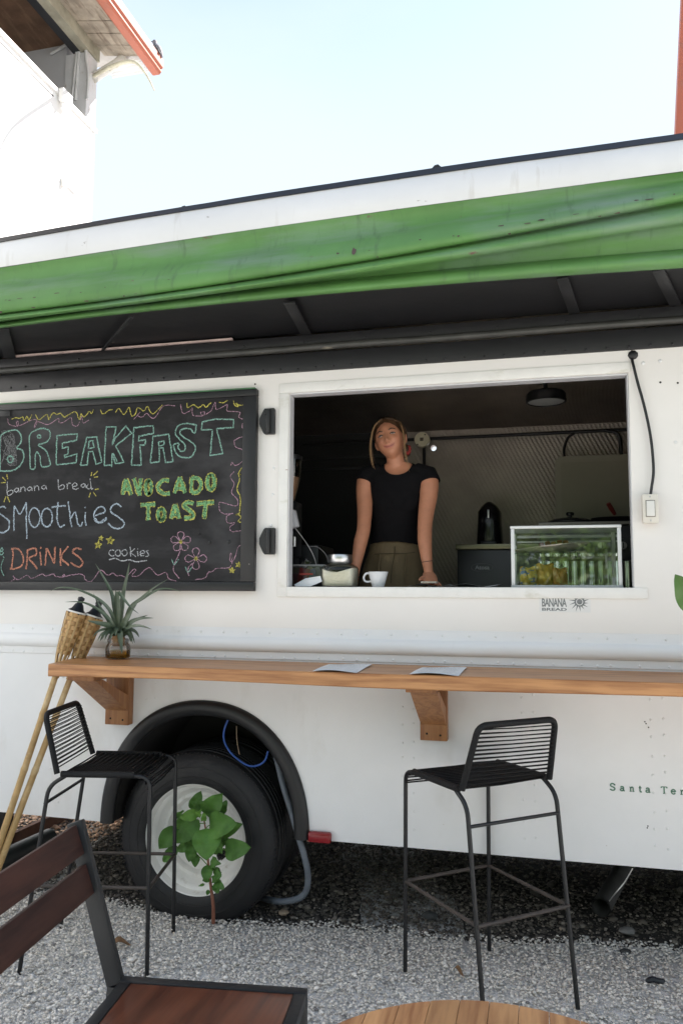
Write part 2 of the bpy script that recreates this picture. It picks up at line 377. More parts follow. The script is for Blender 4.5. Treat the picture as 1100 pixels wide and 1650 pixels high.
ICO = None
def pebbles(name, xs, ys, zs, sizes, cols, m):
    """thousands of angular stones as one ground cover mesh, each with its own size, turn and colour"""
    bm = bmesh.new(); bmesh.ops.create_icosphere(bm, subdivisions=1, radius=1); bm.verts.index_update()
    v0 = np.array([v.co[:] for v in bm.verts]); f0 = np.array([[v.index for v in f.verts] for f in bm.faces]); bm.free()
    n = len(xs); q = RNG.normal(size=(n, 4)); q /= np.linalg.norm(q, axis=1)[:, None]
    w, x, y, z = q.T
    R = np.stack([1-2*(y*y+z*z), 2*(x*y-z*w), 2*(x*z+y*w), 2*(x*y+z*w), 1-2*(x*x+z*z), 2*(y*z-x*w), 2*(x*z-y*w), 2*(y*z+x*w), 1-2*(x*x+y*y)], 1).reshape(n, 3, 3)
    sc = sizes[:, None]*RNG.uniform(.55, 1.15, (n, 3))
    jit = 1+RNG.normal(size=(n, len(v0), 1))*.16
    vs = np.einsum('nij,nkj->nki', R, v0[None]*jit*sc[:, None, :]); vs[..., 2] *= .55
    vs += np.stack([xs, ys, zs], 1)[:, None, :]
    fs = (f0[None]+(np.arange(n)*len(v0))[:, None, None]).reshape(-1, 3)
    me = bpy.data.meshes.new(name); nv, nf = n*len(v0), len(fs)
    me.vertices.add(nv); me.vertices.foreach_set('co', vs.reshape(-1).astype(np.float32))
    me.loops.add(nf*3); me.loops.foreach_set('vertex_index', fs.reshape(-1).astype(np.int32))
    me.polygons.add(nf); me.polygons.foreach_set('loop_start', np.arange(0, nf*3, 3, dtype=np.int32)); me.polygons.foreach_set('loop_total', np.full(nf, 3, np.int32))
    me.update(); me.validate()
    ca = me.color_attributes.new('tone', 'FLOAT_COLOR', 'POINT')
    c4 = np.concatenate([np.repeat(cols, len(v0), 0), np.ones((nv, 1))], 1); ca.data.foreach_set('color', c4.reshape(-1).astype(np.float32))
    o = finish(name, me, m, None); o['kind'] = 'stuff'; return o
M_PEB = mat('pebble_stone', (.4, .4, .4), .8, 0, .12, 60., .2, 200., attr='tone', spec=.3)
def stone_cols(n, dark=0.):
    pal = np.array([(.76, .755, .74), (.68, .675, .665), (.52, .525, .535), (.37, .375, .385), (.82, .81, .79), (.62, .595, .555), (.25, .25, .26)])
    pr = np.array([.31, .24, .12, .07, .20, .05, .01]); k = RNG.choice(7, n, p=pr)
    return pal[k]*RNG.uniform(.85, 1.12, (n, 1))*np.array([1.06, 1., .925])
def edge_y(x): return .10+.085*np.clip((x+1.3), 0, 3)+.03*np.sin(x*5.)+.012*np.sin(x*17)
g = G(); g.grid([[(x, yy_, float(ground_z(x, yy_))-.011) for x in np.linspace(-3.9, 1.5, 120) for yy_ in (-2.2+(edge_y(x)-.03+2.2)*t,)] for t in np.linspace(0, 1, 40)])
struct('gravel_bed', g, mat('gravel_bed', (.74, .725, .70), .95, 0, .3, 40., .8, 160., [((.36, .35, .34), 120., .54, .64, (1, 1, 1))]))
n = 76000
xs = RNG.uniform(-3.7, 1.25, n); ys = RNG.uniform(-1.35, .55, n)
keep = (ys < edge_y(xs)+RNG.normal(size=n)*.025); xs, ys = xs[keep], ys[keep]; n = len(xs)
sz = RNG.lognormal(math.log(.0060), .30, n).clip(.003, .015)
pebbles('gravel', xs, ys, ground_z(xs, ys)+RNG.uniform(-.007, .006, n), sz, stone_cols(n), M_PEB)
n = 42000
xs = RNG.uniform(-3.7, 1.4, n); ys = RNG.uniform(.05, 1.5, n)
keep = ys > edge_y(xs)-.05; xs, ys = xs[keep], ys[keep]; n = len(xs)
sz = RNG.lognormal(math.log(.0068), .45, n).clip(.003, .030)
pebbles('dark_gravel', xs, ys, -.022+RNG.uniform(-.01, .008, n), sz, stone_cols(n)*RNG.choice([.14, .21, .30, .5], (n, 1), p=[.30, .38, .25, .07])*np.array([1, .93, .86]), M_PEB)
n = 9000
xs = RNG.uniform(-5.2, -2.75, n); ys = RNG.uniform(.55, 3.6, n)
pebbles('brown_gravel', xs, ys, -.015+RNG.uniform(-.01, .01, n), RNG.lognormal(math.log(.013), .35, n).clip(.004, .03), stone_cols(n)*np.array([1., .72, .55])*.95, M_PEB)

# ================================================================== FOOD TRUCK
XL, XR = -3.06, 2.60
truck = thing('food_truck', 'white food truck with a green canopy edge and an open serving window', 'food truck', (-.4, 1.0, 0))
WIN = [(-1.176, 1.573), (.393, 1.573), (.396, 2.520), (-1.174, 2.520)]
hole_back = at(698, 722, 2.0)
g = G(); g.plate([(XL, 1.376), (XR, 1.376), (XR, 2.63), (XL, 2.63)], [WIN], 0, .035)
part('side_panel', g, mat('truck_bounce_tinted_paint', (.80, .77, .735), .42, 0, .045, 2.2, .06, 5., [((.58, .54, .47), 3.0, .66, .95, (1, 1, .35)), ((.30, .22, .15), 38., .735, .78, (1, 1, 1))], bdist=.02), truck, 30)  # warm bounce light tinted into the white paint of this panel
ACX, AHW, AZ0, AH = -1.59, .53, .415, .603
def arch(d=0., n=40, a0=0., a1=math.pi):
    out = []
    for i in range(n+1):
        a = math.pi-(a0+(a1-a0)*i/n); c, s = math.cos(a), math.sin(a); e = 2/2.15
        out.append((ACX+(AHW-d)*math.copysign(abs(c)**e, c), AZ0+(AH-d)*abs(s)**e))
    return out
g = G(); g.plate([(XL, .425)] + arch() + [(XR, .415), (XR, 1.227), (XL, 1.227)], [], 0, .035)
part('lower_panel', g, M_WHITE, truck, 30)
# belt moulding: flange, swelling rib, flange
prof = [(1.3765, -.001), (1.376, -.004), (1.334, -.005), (1.331, -.007), (1.325, -.017), (1.315, -.024), (1.30, -.027), (1.285, -.026), (1.272, -.021), (1.264, -.011), (1.262, -.0065), (1.230, -.006), (1.2262, -.003), (1.2262, .02)]
xs = np.linspace(XL, XR, 60)
g = G(); g.grid([[(x, y+.0012*math.sin(x*6+z*40)*(1 if y < -.01 else .3), z) for x in xs] for z, y in prof]); part('belt_moulding', g, M_WHITE, truck, 35)
def dome(g, c, r, h, n=7):
    g.lathe([(r, 0), (r*.85, h*.6), (r*.45, h*.95), (0, h)], c, (0, -1, 0), n)
g = G()
for i, x in enumerate(np.arange(XL+.03, XR, .118)):
    dome(g, (x, -.0045, 1.354), .0062, .003); dome(g, (x+.01, -.006, 1.240), .0062, .003)
    if i % 3 == 0: dome(g, (x+.075, -.006, 1.236), .006, .004)
for x in (-2.42, -2.02, -1.90, -.62, -.09, .44): 
    for z in np.arange(.50, 1.20, .075):
        if (x-ACX)**2/.6**2+(z-.41)**2/.68**2 > 1: dome(g, (x, -.0005, z+random.uniform(-.01, .01)), .006, .0025); dome(g, (x+.05, -.0005, z+random.uniform(-.01, .01)), .006, .0025)
for x, z in ((-1.25, 2.15), (-1.255, 2.02), (-1.26, 1.87), (.46, 2.56), (.53, 2.565), (.34, 2.56), (.25, 2.555), (-.1, 2.56), (-.5, 2.56), (-.9, 2.56), (.58, 2.2)): dome(g, (x, -.0005, z), .008, .004)
part('rivet', g, M_WHITE, truck, 60, kind='stuff')
g = G()
for px, py in ((1091, 617), (411, 619), (1063, 616), (1042, 1334), (1040, 1166), (1044, 1172), (1038, 1163), (1043, 1331)):
    p = at(px, py, -.0012); dome(g, p, .0048 if py < 700 else .003, .0012)
part('screw_hole', g, M_DARK, truck, 60, kind='stuff')
# window trim
tw = .048
g = G(); x0, x1, z0, z1 = -1.176, .394, 1.573, 2.520
g.box((x0-tw, -.007, z1+.001), (x1+.012, .004, z1+tw), .002)
g.box((x0-tw, -.007, z0-tw), (x0-.0005, .004, z1), .002)
g.box((x0, -.0075, z0-tw), (x1+.05, .004, z0-.001), .002)
part('window_frame', g, M_TRIM, truck, 30)
g = G(); g.box((x0-.0005, .003, z0+.001), (x0+.006, .06, z1-.007)); g.box((x0+.0065, .003, z1-.008), (x1, .06, z1-.001)); g.box((x1-.004, .003, z0+.001), (x1+.0005, .06, z1-.009))
part('window_reveal', g, mat('reveal_paint', (.62, .62, .63), .5, 0, .1, 9.), truck, 0)
# header, drip rail, upper strip
g = G(); g.box((XL, -.012, 2.622), (XR, .03, 2.716), .003); part('header_strip', g, M_BLACK, truck, 30)
g = G(); g.tube([(x, -.032+.0015*math.sin(x*9), 2.733+.0015*math.sin(x*5)) for x in np.linspace(XL, XR, 40)], .017, 10); part('drip_rail', g, M_RAILGREY, truck)
g = G(); g.box((XL, -.02, 2.7485), (XR, .03, 2.802), .003); part('upper_strip', g, M_BLACK, truck, 30)
g = G()
for x in np.arange(XL+.04, XR, .09): dome(g, (x, -.012, 2.637+random.uniform(-.003, .003)), .007, .005)
for x in np.arange(XL+.1, XR, .31): dome(g, (x, -.02, 2.768), .007, .005)
part('header_rivet', g, M_BLACK, truck, 60, kind='stuff')
g = G(); a, b = at(20, 575, -.03), at(300, 555, -.03); g.box((a.x, -.034, 2.8035), (b.x+.25, -.0205, 2.812)); part('gap_light_strip', g, M_PINK, truck, 0)  # pale strip painted as light showing between header and canopy underside
# canopy edge, lofted through three measured stations
KEYS = [(386, 295.8, 218, -.50), (388, 299, 222, -.520), (402, 315, 238, -.546), (418, 333, 258, -.556), (431, 349.5, 276, -.55),
        (432, 350, 277, -.550), (445, 366, 288, -.530), (458, 383, 294, -.540), (468, 396, 300, -.590), (488, 413, 312, -.622), (504, 425, 323, -.606),
        (506, 427.5, 326.5, -.572), (508, 430, 333, -.594), (512, 436, 344, -.626), (516, 443.5, 359, -.606), (518, 446, 366, -.55), (519.5, 450, 398, -.508),
        (520, 451.5, 402, -.512), (523, 457, 409, -.550), (526.5, 466, 420, -.556), (529, 472, 431, -.528), (528, 471, 432, -.495)]
def canopy_row(k):
    yA, yB, yC, Y = KEYS[k]; P = [at(x, y, Y) for x, y in ((0, yA), (550, yB), (1100, yC))]
    out = []
    for x in np.linspace(XL, 2.4, 90):
        xa, xb, xc = (p.x for p in P); za, zb, zc = (p.z for p in P)
        xq = min(max(x, xa), xc)
        z = za*(xq-xb)*(xq-xc)/((xa-xb)*(xa-xc)) + zb*(xq-xa)*(xq-xc)/((xb-xa)*(xb-xc)) + zc*(xq-xa)*(xq-xb)/((xc-xa)*(xc-xb))
        if x > xc: z += (x-xc)*.03
        if x < xa: z += (x-xa)*.02
        r = noise.noise(V((x*2.3, k*.35, 0)))*.006 + noise.noise(V((x*9, k*.5, 4)))*.002
        out.append((x, Y+r, z+.3*r))
    return out
rows = [canopy_row(k) for k in range(len(KEYS))]
def refine(rr):      # smooth the profile across its keys
    cols = list(zip(*rr)); cols = [spline(c, 3) for c in cols]; return list(zip(*cols))
g = G(); g.grid(refine(rows[1:5])); part('canopy_band', g, M_BAND, truck, 60)
g = G(); g.grid(refine(rows[5:])); part('canopy_fascia', g, M_GREEN, truck, 50)
frng = random.Random(5); fl = G()                    # grime and flaked paint caught along the lower bulge
for k in range(80):
    i = frng.randrange(6, 84); r = frng.choice((9, 10, 10, 10, 10, 9)); f = frng.random(); A_, B_ = V(rows[r][i]).lerp(V(rows[r][i+1]), f), V(rows[r-1][i]).lerp(V(rows[r-1][i+1]), f)
    c_ = A_.lerp(B_, frng.random()*.35)+V((0, -.0035, 0)); w_, h_ = frng.uniform(.004, .018), frng.uniform(.002, .007); up_ = (B_-A_).normalized()
    if k < 3: w_, h_ = .012, .03
    n_ = 9; fl.add([c_+V((math.cos(a)*w_*frng.uniform(.5, 1.1), 0, 0))+up_*math.sin(a)*h_*frng.uniform(.5, 1.1) for a in np.linspace(0, 2*math.pi, n_+1)[:-1]], [tuple(range(n_))])
part('paint_flake', fl, mat('flaked_rust', (.085, .055, .05), .9, 0, .5, 60.), truck, 0, kind='stuff')
g = G(); g.grid([[(x, y+.10, z+.004) for x, y, z in rows[0]], [(x, y, z+.004) for x, y, z in rows[0]], [(x, y-.012, z+.002) for x, y, z in rows[0]], [(x, y-.012, z-.012) for x, y, z in rows[1]], [(x, y, z-.012) for x, y, z in rows[1]]])
for px, py in ((296, 336), (703, 270)):
    p = at(px, py, -.49); g.add([p+V((-.03, 0, -.01)), p+V((.028, 0, -.008)), p+V((.006, 0, .014)), p+V((-.008, 0, .012)), p+V((0, .03, 0))], [(0, 1, 2, 3), (0, 3, 4), (2, 1, 4), (3, 2, 4)])
part('roof_edge', g, M_BLACK, truck, 30)
g = G(); g.grid([[(x, -.45, rows[0][i][2]-.02) for i, x in enumerate(np.linspace(XL, 2.4, 90))], [(x, 1.1, 3.02) for x in np.linspace(XL, 2.4, 90)], [(x, 2.1, 2.95) for x in np.linspace(XL, 2.4, 90)]])
part('roof', g, mat('roof_sheet', (.35, .35, .34), .5, .3), truck, 60)
g = G(); zin = 2.822
ur = [[(x, -.49, rows[-1][i][2]+.004) for i, x in enumerate(np.linspace(XL, 2.4, 90))]] + [[(x, -.47+.45*t, rows[-1][i][2]+.012+(zin-rows[-1][i][2]-.012)*t+.012*math.sin(t*math.pi)) for i, x in enumerate(np.linspace(XL, 2.4, 90))] for t in (.02, .15, .3, .5, .7, .85, 1.)]
ur.append([(x, .02, zin) for x in np.linspace(XL, 2.4, 90)])
g.grid(ur); part('canopy_soffit', g, M_BLACK, truck, 60)
for a, b, w in (((468, 484), (492, 545), .05), ((905, 440), (925, 513), .045), ((1058, 432), (1088, 500), .045), ((215, 505), (165, 545), .014), ((8, 530), (14, 600), .06)):
    p, q = at(*a, -.46), at(*b, -.03); g = G(); zz = 2.80
    g.beam((p.x, -.475, 2.792), (q.x, -.022, zz+.006), w, .012, bev=.002); part('canopy_rib', g, M_BLACK, truck, 30)
# fender, wheel well
pa = [(x, -.003, z) for x, z in arch(.030, 48)]
g = G(); g.tube(pa, .037, 14, squash=((0, -1, 0), (.7, 1))); part('fender_flare', g, M_FENDER, truck, 60)
g = G(); g.grid([[(x, y, z) for x, z in arch(.055, 40)] for y in (.0, .2, .56)]); g.box((ACX-.55, .56, .38), (ACX+.55, .58, 1.1)); part('wheel_well', g, M_DARK, truck, 60)
g = G(); g.box((XL, .1, .60), (ACX-.6, 2.05, .62)); g.box((ACX+.6, .1, .58), (XR, 2.05, .60)); g.box((ACX-.6, .62, 1.0), (ACX+.6, 2.05, 1.02))
g.box((XL+.3, .75, .40), (ACX-.6, .85, .57)); g.box((ACX+.6, .75, .40), (XR, .85, .57)); g.box((-1.0, 1.35, .06), (XR, 1.45, .57)); g.box((ACX-.06, .3, .28), (ACX+.06, 1.9, .40)); g.box((-.8, .9, .30), (.1, 1.3, .575), .03)  # low skirt plate and tank box added to block light from the far side
part('chassis_and_added_light_block', g, M_DARK, truck, 30)
g = G(); g.box((XL, 2.03, .42), (XR, 2.065, 2.95)); g.box((XL, .036, .42), (XL+.03, 2.03, 2.93)); g.box((XR-.03, .036, .42), (XR, 2.03, 2.93))
for zc in (hole_back,): pass
body_g = g
g2 = G(); ring = [(hole_back.x+.021*math.cos(a), hole_back.z+.021*math.sin(a)) for a in np.linspace(0, 2*math.pi, 17)[:-1]]
g2.plate([(XL, .42), (XR, .42), (XR, 2.95), (XL, 2.95)], [ring], 2.031, 2.065)
g2.box((XL, .036, .42), (XL+.03, 2.03, 2.93)); g2.box((XR-.03, .036, .42), (XR, 2.03, 2.93))
part('body_shell', g2, M_WHITE, truck, 30)
# interior lining
M_PLATE = checker_plate('tread_plate', (.42, .37, .325), .46, .55, 48.)
M_PLATEC = checker_plate('ceiling_plate', (.40, .35, .31), .38, .4, 60.)
M_INBLACK = mat('interior_black', (.014, .0135, .014), .55, 0, .3, 6., .08, 20.)
g = G(); g.plate([(-1.06, .82), (1.7, .82), (1.7, 2.78), (-1.06, 2.78)], [ring], 2.0, 2.03); part('back_lining', g, M_PLATE, truck, 30)
g = G(); g.box((XL+.03, 1.99, .82), (-1.0605, 2.03, 2.78)); part('dark_lining', g, M_INBLACK, truck, 0)
g = G(); g.grid([[(x, y, z) for x in (XL+.03, -1., .3, 1.7)] for y, z in ((.036, 2.87), (.6, 2.875), (1.3, 2.865), (1.75, 2.82), (1.92, 2.765), (2.0, 2.715))]); part('ceiling_lining', g, M_PLATEC, truck, 60)
g = G(); g.box((1.68, .04, .82), (1.72, 2.0, 2.86)); part('partition', g, M_INBLACK, truck, 0)
g = G(); g.box((XL+.03, .60, .80), (1.7, 2.03, .82)); g.box((-1.0, .036, .80), (1.7, .599, .82)); part('cabin_floor', g, M_INBLACK, truck, 0)
g = G(); g.box((XL+.03, .036, 1.54), (1.68, .50, 1.571), .003); part('window_counter', g, mat('inside_worktop', (.30, .30, .30), .35, .6, .1, 9.), truck, 0)
g = G(); g.box((XL+.03, .48, 1.12), (1.68, .499, 1.539)); g.box((-1.0, .48, .82), (1.68, .499, 1.119)); part('counter_front', g, M_INBLACK, truck, 0)
for y0, y1 in ((735, 738), (752, 757)):
    a, b = at(440, y0+6, 1.97), at(600, y0, 1.97); g = G(); g.beam((XL+.05, 1.975, a.z), (-1.0, 1.975, a.z), .02, .022, bev=.003); part('wall_rail', g, M_BLACK, truck, 30)
# conduit along the back wall with a round junction box
g = G(); zz = at(850, 698, 1.95).z; g.tube([(-1.7, 1.955, zz-.012), (1.66, 1.955, zz)], .012, 8); g.tube([(at(683, 740, 1.955).x, 1.957, zz-.05), (at(683, 740, 1.955).x, 1.957, 2.0)], .011, 8)
part('conduit', g, M_BLACK, truck)
jb = at(679, 708, 1.90)
g = G(); g.lathe([(.0, .0), (.050, 0), (.054, .004), (.054, .05)][::-1], (jb.x, 1.90, jb.z), (0, 1, 0), 28); o = part('junction_box', g, mat('cream_cover', (.86, .78, .56), .45, 0, .12, 30.), truck, 40)
g = G()
M_BRASS = mat('aged_brass', (.18, .15, .10), .5, .3)
for dx, dz in ((.024, .034), (-.03, -.036)): g = G(); g.lathe([(.006, 0), (.006, -.003), (0, -.003)], (jb.x+dx, 1.8995, jb.z+dz), (0, 1, 0), 8); part('cover_screw', g, M_BRASS, o, 30)
g = G(); g.box((jb.x-.012, 1.893, jb.z-.012), (jb.x+.012, 1.8995, jb.z+.012), .002); part('cover_knob', g, M_BRASS, o, 30)
for pts in (((975, 694), (995, 700), (1000, 730), (1000, 760)), ((925, 698), (914, 706), (908, 724), (909, 740))):
    g = G(); g.tube(spline([at(x, y, 1.94) for x, y in pts], 6), .012 if pts[0][0] > 950 else .008, 8); part('hanging_cable', g, M_BLACK, truck)
lp = at(879, 640, 1.2)
g = G(); g.lathe([(0, .075), (.05, .075), (.105, .06), (.117, .045), (.120, .0), (.110, -.004), (.105, .006)], (lp.x, 1.2, lp.z-.03), (0, 0, 1), 36); g.tube([(lp.x, 1.2, lp.z+.03), (lp.x-.005, 1.2, 2.87)], .013, 8)
lamp = part('ceiling_lamp', g, M_BLACKPL, truck, 40)
g = G(); g.lathe([(.106, .0), (.05, -.006), (0, -.008)], (lp.x, 1.2, lp.z-.028), (0, 0, 1), 32); part('diffuser', g, mat('frosted_diffuser', (.5, .5, .48), .6), lamp, 60)

# wheels
WC = V((-1.645, .0, .352))
TYRE = [(.262, .012), (.272, .004), (.30, -.002), (.335, .000), (.362, .010), (.378, .022), (.386, .030), (.397, .040), (.399, .046), (.402, .062), (.394, .066), (.394, .073), (.403, .077), (.404, .10), (.396, .103), (.396, .110), (.404, .114),
        (.404, .136), (.396, .140), (.396, .147), (.403, .151), (.402, .172), (.394, .176), (.394, .183), (.401, .188), (.396, .205), (.380, .22), (.335, .235), (.27, .225)]
TYRE = [(r if r < .30 else .30+(r-.30)*1.115, y) for r, y in TYRE]
def tyre(y0, name='wheel'):
    g = G(); g.lathe(TYRE, (WC.x, y0, WC.z), (0, 1, 0), 96)
    for k in range(120):                     # shoulder sipes
        a = 2*math.pi*k/120
        for r, y, w in ((.4068, .034, .006), (.4055, .200, .010)):
            c = V((WC.x+r*math.cos(a), y0+y, WC.z+r*math.sin(a))); t = V((-math.sin(a), 0, math.cos(a))); nrm = V((math.cos(a), 0, math.sin(a)))
            g.beam(c-t*.0035, c+t*.0035, .010, w*.8, nrm)
    for r in (.345, .300):
        g.lathe([(r-.003, .0), (r, -.0042 if r < .32 else -.001), (r+.003, .0)], (WC.x, y0, WC.z), (0, 1, 0), 96)
    return part(name, g, M_RUBBER, truck, 32)
w1 = tyre(.035); w2 = tyre(.315)
# dished steel rim with hand holes
prof = [(.268, .030), (.270, .022), (.266, .018), (.258, .022), (.253, .040), (.247, .055), (.234, .060), (.226, .070), (.216, .092), (.205, .100), (.190, .100), (.182, .112), (.176, .124)]
g = G(); g.lathe([(r, y) for r, y in prof], (WC.x, .03, WC.z), (0, 1, 0), 80)
NR, NA = 18, 150; holes = [(.134*math.cos(a), .134*math.sin(a)) for a in [math.radians(100+72*k) for k in range(5)]]
rr = np.linspace(.176, .06, NR); b0 = len(g.v)
for r in rr:
    for k in range(NA):
        a = 2*math.pi*k/NA; g.v.append((WC.x+r*math.cos(a), .03+.124+.018*((.176-r)/.116)**1.3, WC.z+r*math.sin(a)))
for i in range(NR-1):
    for k in range(NA):
        r = (rr[i]+rr[i+1])/2; a = 2*math.pi*(k+.5)/NA; x, z = r*math.cos(a), r*math.sin(a); ok = True
        for hx, hz in holes:
            rh = math.hypot(hx, hz); ur_, ut = (x*hx+z*hz)/rh-rh, (-x*hz+z*hx)/rh
            if (ur_/.024)**2+(ut/.034)**2 < 1: ok = False
        if ok: g.f.append((b0+i*NA+k, b0+i*NA+(k+1) % NA, b0+(i+1)*NA+(k+1) % NA, b0+(i+1)*NA+k))
g.lathe([(.06, .172), (.058, .15), (.05, .14), (0, .138)], (WC.x, 0, WC.z), (0, 1, 0), 30)
rim = part('rim', g, M_RIM, w1, 35)
for k in range(8):
    a = 2*math.pi*k/8; g = G(); g.lathe([(.014, .03), (.014, 0), (.009, -.006), (0, -.006)], (WC.x+.085*math.cos(a), .155, WC.z+.085*math.sin(a)), (0, 1, 0), 6); part('lug_nut', g, M_STEEL, w1, 20)
# side marker lamp
a, b = at(499, 1337, 0), at(535, 1357, 0)
g = G(); g.box((a.x, -.034, b.z), (b.x, -.001, a.z), .009); lampm = part('marker_lamp', g, M_RED, truck, 40)
g = G(); g.box((a.x-.012, -.008, b.z-.006), (a.x-.001, -.001, a.z+.006), .002); part('lamp_base', g, mat('rusty_base', (.28, .12, .08), .7), lampm, 30)
# painted place name, hand-lettered with serifs
SER = {'S': [[(.78,.80),(.62,.98),(.3,1.),(.1,.78),(.25,.58),(.65,.44),(.82,.24),(.66,.03),(.3,0),(.08,.16)], [(.08,.02),(.08,.2)], [(.80,.74),(.80,.98)]],
 'a': [[(.12,.5),(.3,.64),(.55,.6),(.62,.42),(.62,.08),(.8,.0)], [(.62,.36),(.3,.34),(.1,.2),(.2,.02),(.45,.03),(.62,.18)]],
 'n': [[(.05,.62),(.22,.62),(.22,0)], [(.05,0),(.4,0)], [(.22,.45),(.42,.64),(.62,.58),(.66,.4),(.66,0)], [(.5,0),(.85,0)]],
 't': [[(.3,.9),(.3,.14),(.42,.0),(.6,.06)], [(.08,.62),(.58,.62)]],
 'T': [[(.5,.98),(.5,0)], [(.05,.98),(.95,.98)], [(.05,.98),(.05,.78)], [(.95,.98),(.95,.78)], [(.3,0),(.7,0)]],
 'e': [[(.1,.36),(.72,.36),(.66,.56),(.42,.66),(.16,.52),(.1,.3),(.24,.05),(.5,0),(.74,.14)]],
 'r': [[(.05,.62),(.24,.62),(.24,0)], [(.05,0),(.45,0)], [(.24,.42),(.42,.62),(.62,.58)]],
 's': [[(.6,.5),(.4,.64),(.16,.54),(.22,.38),(.55,.28),(.6,.12),(.36,0),(.08,.14)]]}
def ribbon(g, pts, w, nrm, lift=0.):
    nrm = V(nrm); pts = [V(p)+nrm*lift for p in pts]; L = []; m = len(pts)
    for i in range(m):
        d = (pts[min(i+1, m-1)]-pts[max(i-1, 0)]); d = d.normalized() if d.length > 1e-9 else V((1, 0, 0)); s = d.cross(nrm).normalized()
        ww = w[i] if hasattr(w, '__len__') else w
        L.append((pts[i]+s*ww/2, pts[i]-s*ww/2))
    g.grid([[a, b] for a, b in L])
M_GREENINK = mat('green_lettering', (.10, .22, .15), .6, 0, .3, 30.)
g = G(); p0 = at(982, 1273, -.0015); x = p0.x
for ch in 'Santa Teresa':
    if ch == ' ': x += .024; continue
    for st in SER[ch]:
        pl = [V((x+u*.024, -.0015, p0.z+v*.027)) for u, v in st]
        if len(pl) > 3: pl = spline(pl, 4)
        ribbon(g, pl, .0055 if len(st) > 2 or abs(st[0][0]-st[-1][0]) < .05 else .0035, (0, -1, 0))
    x += {'S': .0395, 'a': .0375, 'n': .0355, 't': .0285, 'T': .0375, 'e': .0355, 'r': .0335}.get(ch, .034)
part('lettering', g, M_GREENINK, truck, 0, kind='stuff')

# ================================================================== CHALKBOARD
cb = thing('chalkboard', 'large black chalkboard hatch hand-lettered with a breakfast menu, hinged left of the serving window', 'chalkboard', (-2.2, -.02, 1.55))
BX0, BX1, BZ0, BZ1 = -3.02, -1.332, 1.551, 2.544
BY = -.030                                             # face of the board
M_BOARD = mat('chalkboard_face', (.020, .0195, .0205), .8, 0, .2, 4., 0, 1, [((.085, .085, .088), 2.2, .52, .85, (1, 1, 1.4)), ((.05, .05, .052), 7., .5, .8, (.35, 1, 1.6))], spec=.25)
M_FRAME = mat('chalkboard_frame', (.013, .013, .014), .45, 0, .3, 8., .1, 25., [((.30, .29, .27), 55., .735, .77, (.5, 1, 1))])
g = G(); g.box((BX0+.05, BY, BZ0+.045), (BX1-.072, -.004, BZ1-.035)); part('board', g, M_BOARD, cb, 0)
g = G(); t = .045
g.box((BX0, -.040, BZ0), (BX1, -.003, BZ0+.044), .004); g.box((BX0, -.038, BZ1-.034), (BX1, -.003, BZ1), .004)
g.box((BX1-.071, -.0385, BZ0+.0445), (BX1, -.003, BZ1-.0345), .004); g.box((BX0, -.0385, BZ0+.0445), (BX0+.049, -.003, BZ1-.0345), .004)
part('board_frame', g, M_FRAME, cb, 30)
g = G(); g.box((BX0, -.036, BZ1+.0005), (BX1-.01, -.004, BZ1+.007)); part('green_edge', g, mat('old_green_paint', (.06, .16, .07), .6, 0, .4, 20.), cb, 0)
for py in (679, 872):
    c = at(428, py, -.02); g = G(); h = .064
    poly = [(-.032, -.014), (-.032, .014), (-.012, h*.86), (-.004, h), (.042, h), (.045, h*.9), (.045, -h*.9), (.042, -h), (-.004, -h), (-.012, -h*.86)]
    g.prism([(c.x+a, -.001, c.z+b) for a, b in poly], (0, -.022, 0)); g.beam((c.x+.016, -.026, c.z-h*.9), (c.x+.016, -.026, c.z+h*.9), .020, .018, (0, -1, 0), .005)
    for dz in (-.04, .04): dome(g, (c.x+.002, -.023, c.z+dz), .008, .004)
    part('hinge', g, M_FRAME, cb, 40)
g = G(); p = at(10, 667, BY); g.box((p.x-.05, -.042, p.z-.016), (p.x+.035, -.0395, p.z+.016), .001); part('latch', g, M_BLACK, cb, 30)
g = G()
for px, py, r in ((338, 874, .009), (369, 873, .010), (322, 860, .004)): dome(g, at(px, py, BY), r, .005)
part('bolt_head', g, M_FRAME, cb, 60, kind='stuff')

def chalkmat(name, c, fill=.62):
    if name in MATS: return MATS[name]
    m = mat(name, c, .95, 0, .2, 40., spec=.1); n, l = m.node_tree.nodes, m.node_tree.links
    t = n.new('ShaderNodeTexCoord'); q = n.new('ShaderNodeTexNoise'); q.inputs['Scale'].default_value = 190; q.inputs['Detail'].default_value = 3; l.new(t.outputs['Object'], q.inputs['Vector'])
    r = n.new('ShaderNodeMapRange'); r.inputs['From Min'].default_value = fill-.2; r.inputs['From Max'].default_value = fill+.06; l.new(q.outputs['Fac'], r.inputs['Value'])
    p = n['Principled BSDF']; src = p.inputs['Base Color'].links[0].from_socket
    x = n.new('ShaderNodeMix'); x.data_type = 'RGBA'; l.new(r.outputs[0], x.inputs['Factor']); l.new(src, x.inputs['A']); x.inputs['B'].default_value = (.03, .03, .031, 1); l.new(x.outputs['Result'], p.inputs['Base Color']); return m
C_MINT, C_WHITE, C_YEL, C_PINK, C_ORG, C_BLUE, C_GRN = (chalkmat('chalk_'+n, c) for n, c in (('mint', (.27, .47, .40)), ('white', (.52, .53, .55)), ('yellow', (.58, .52, .12)), ('pink', (.46, .28, .36)), ('orange', (.55, .24, .16)), ('pale_blue', (.42, .50, .58)), ('green', (.19, .42, .19))))
LIFT = [0]
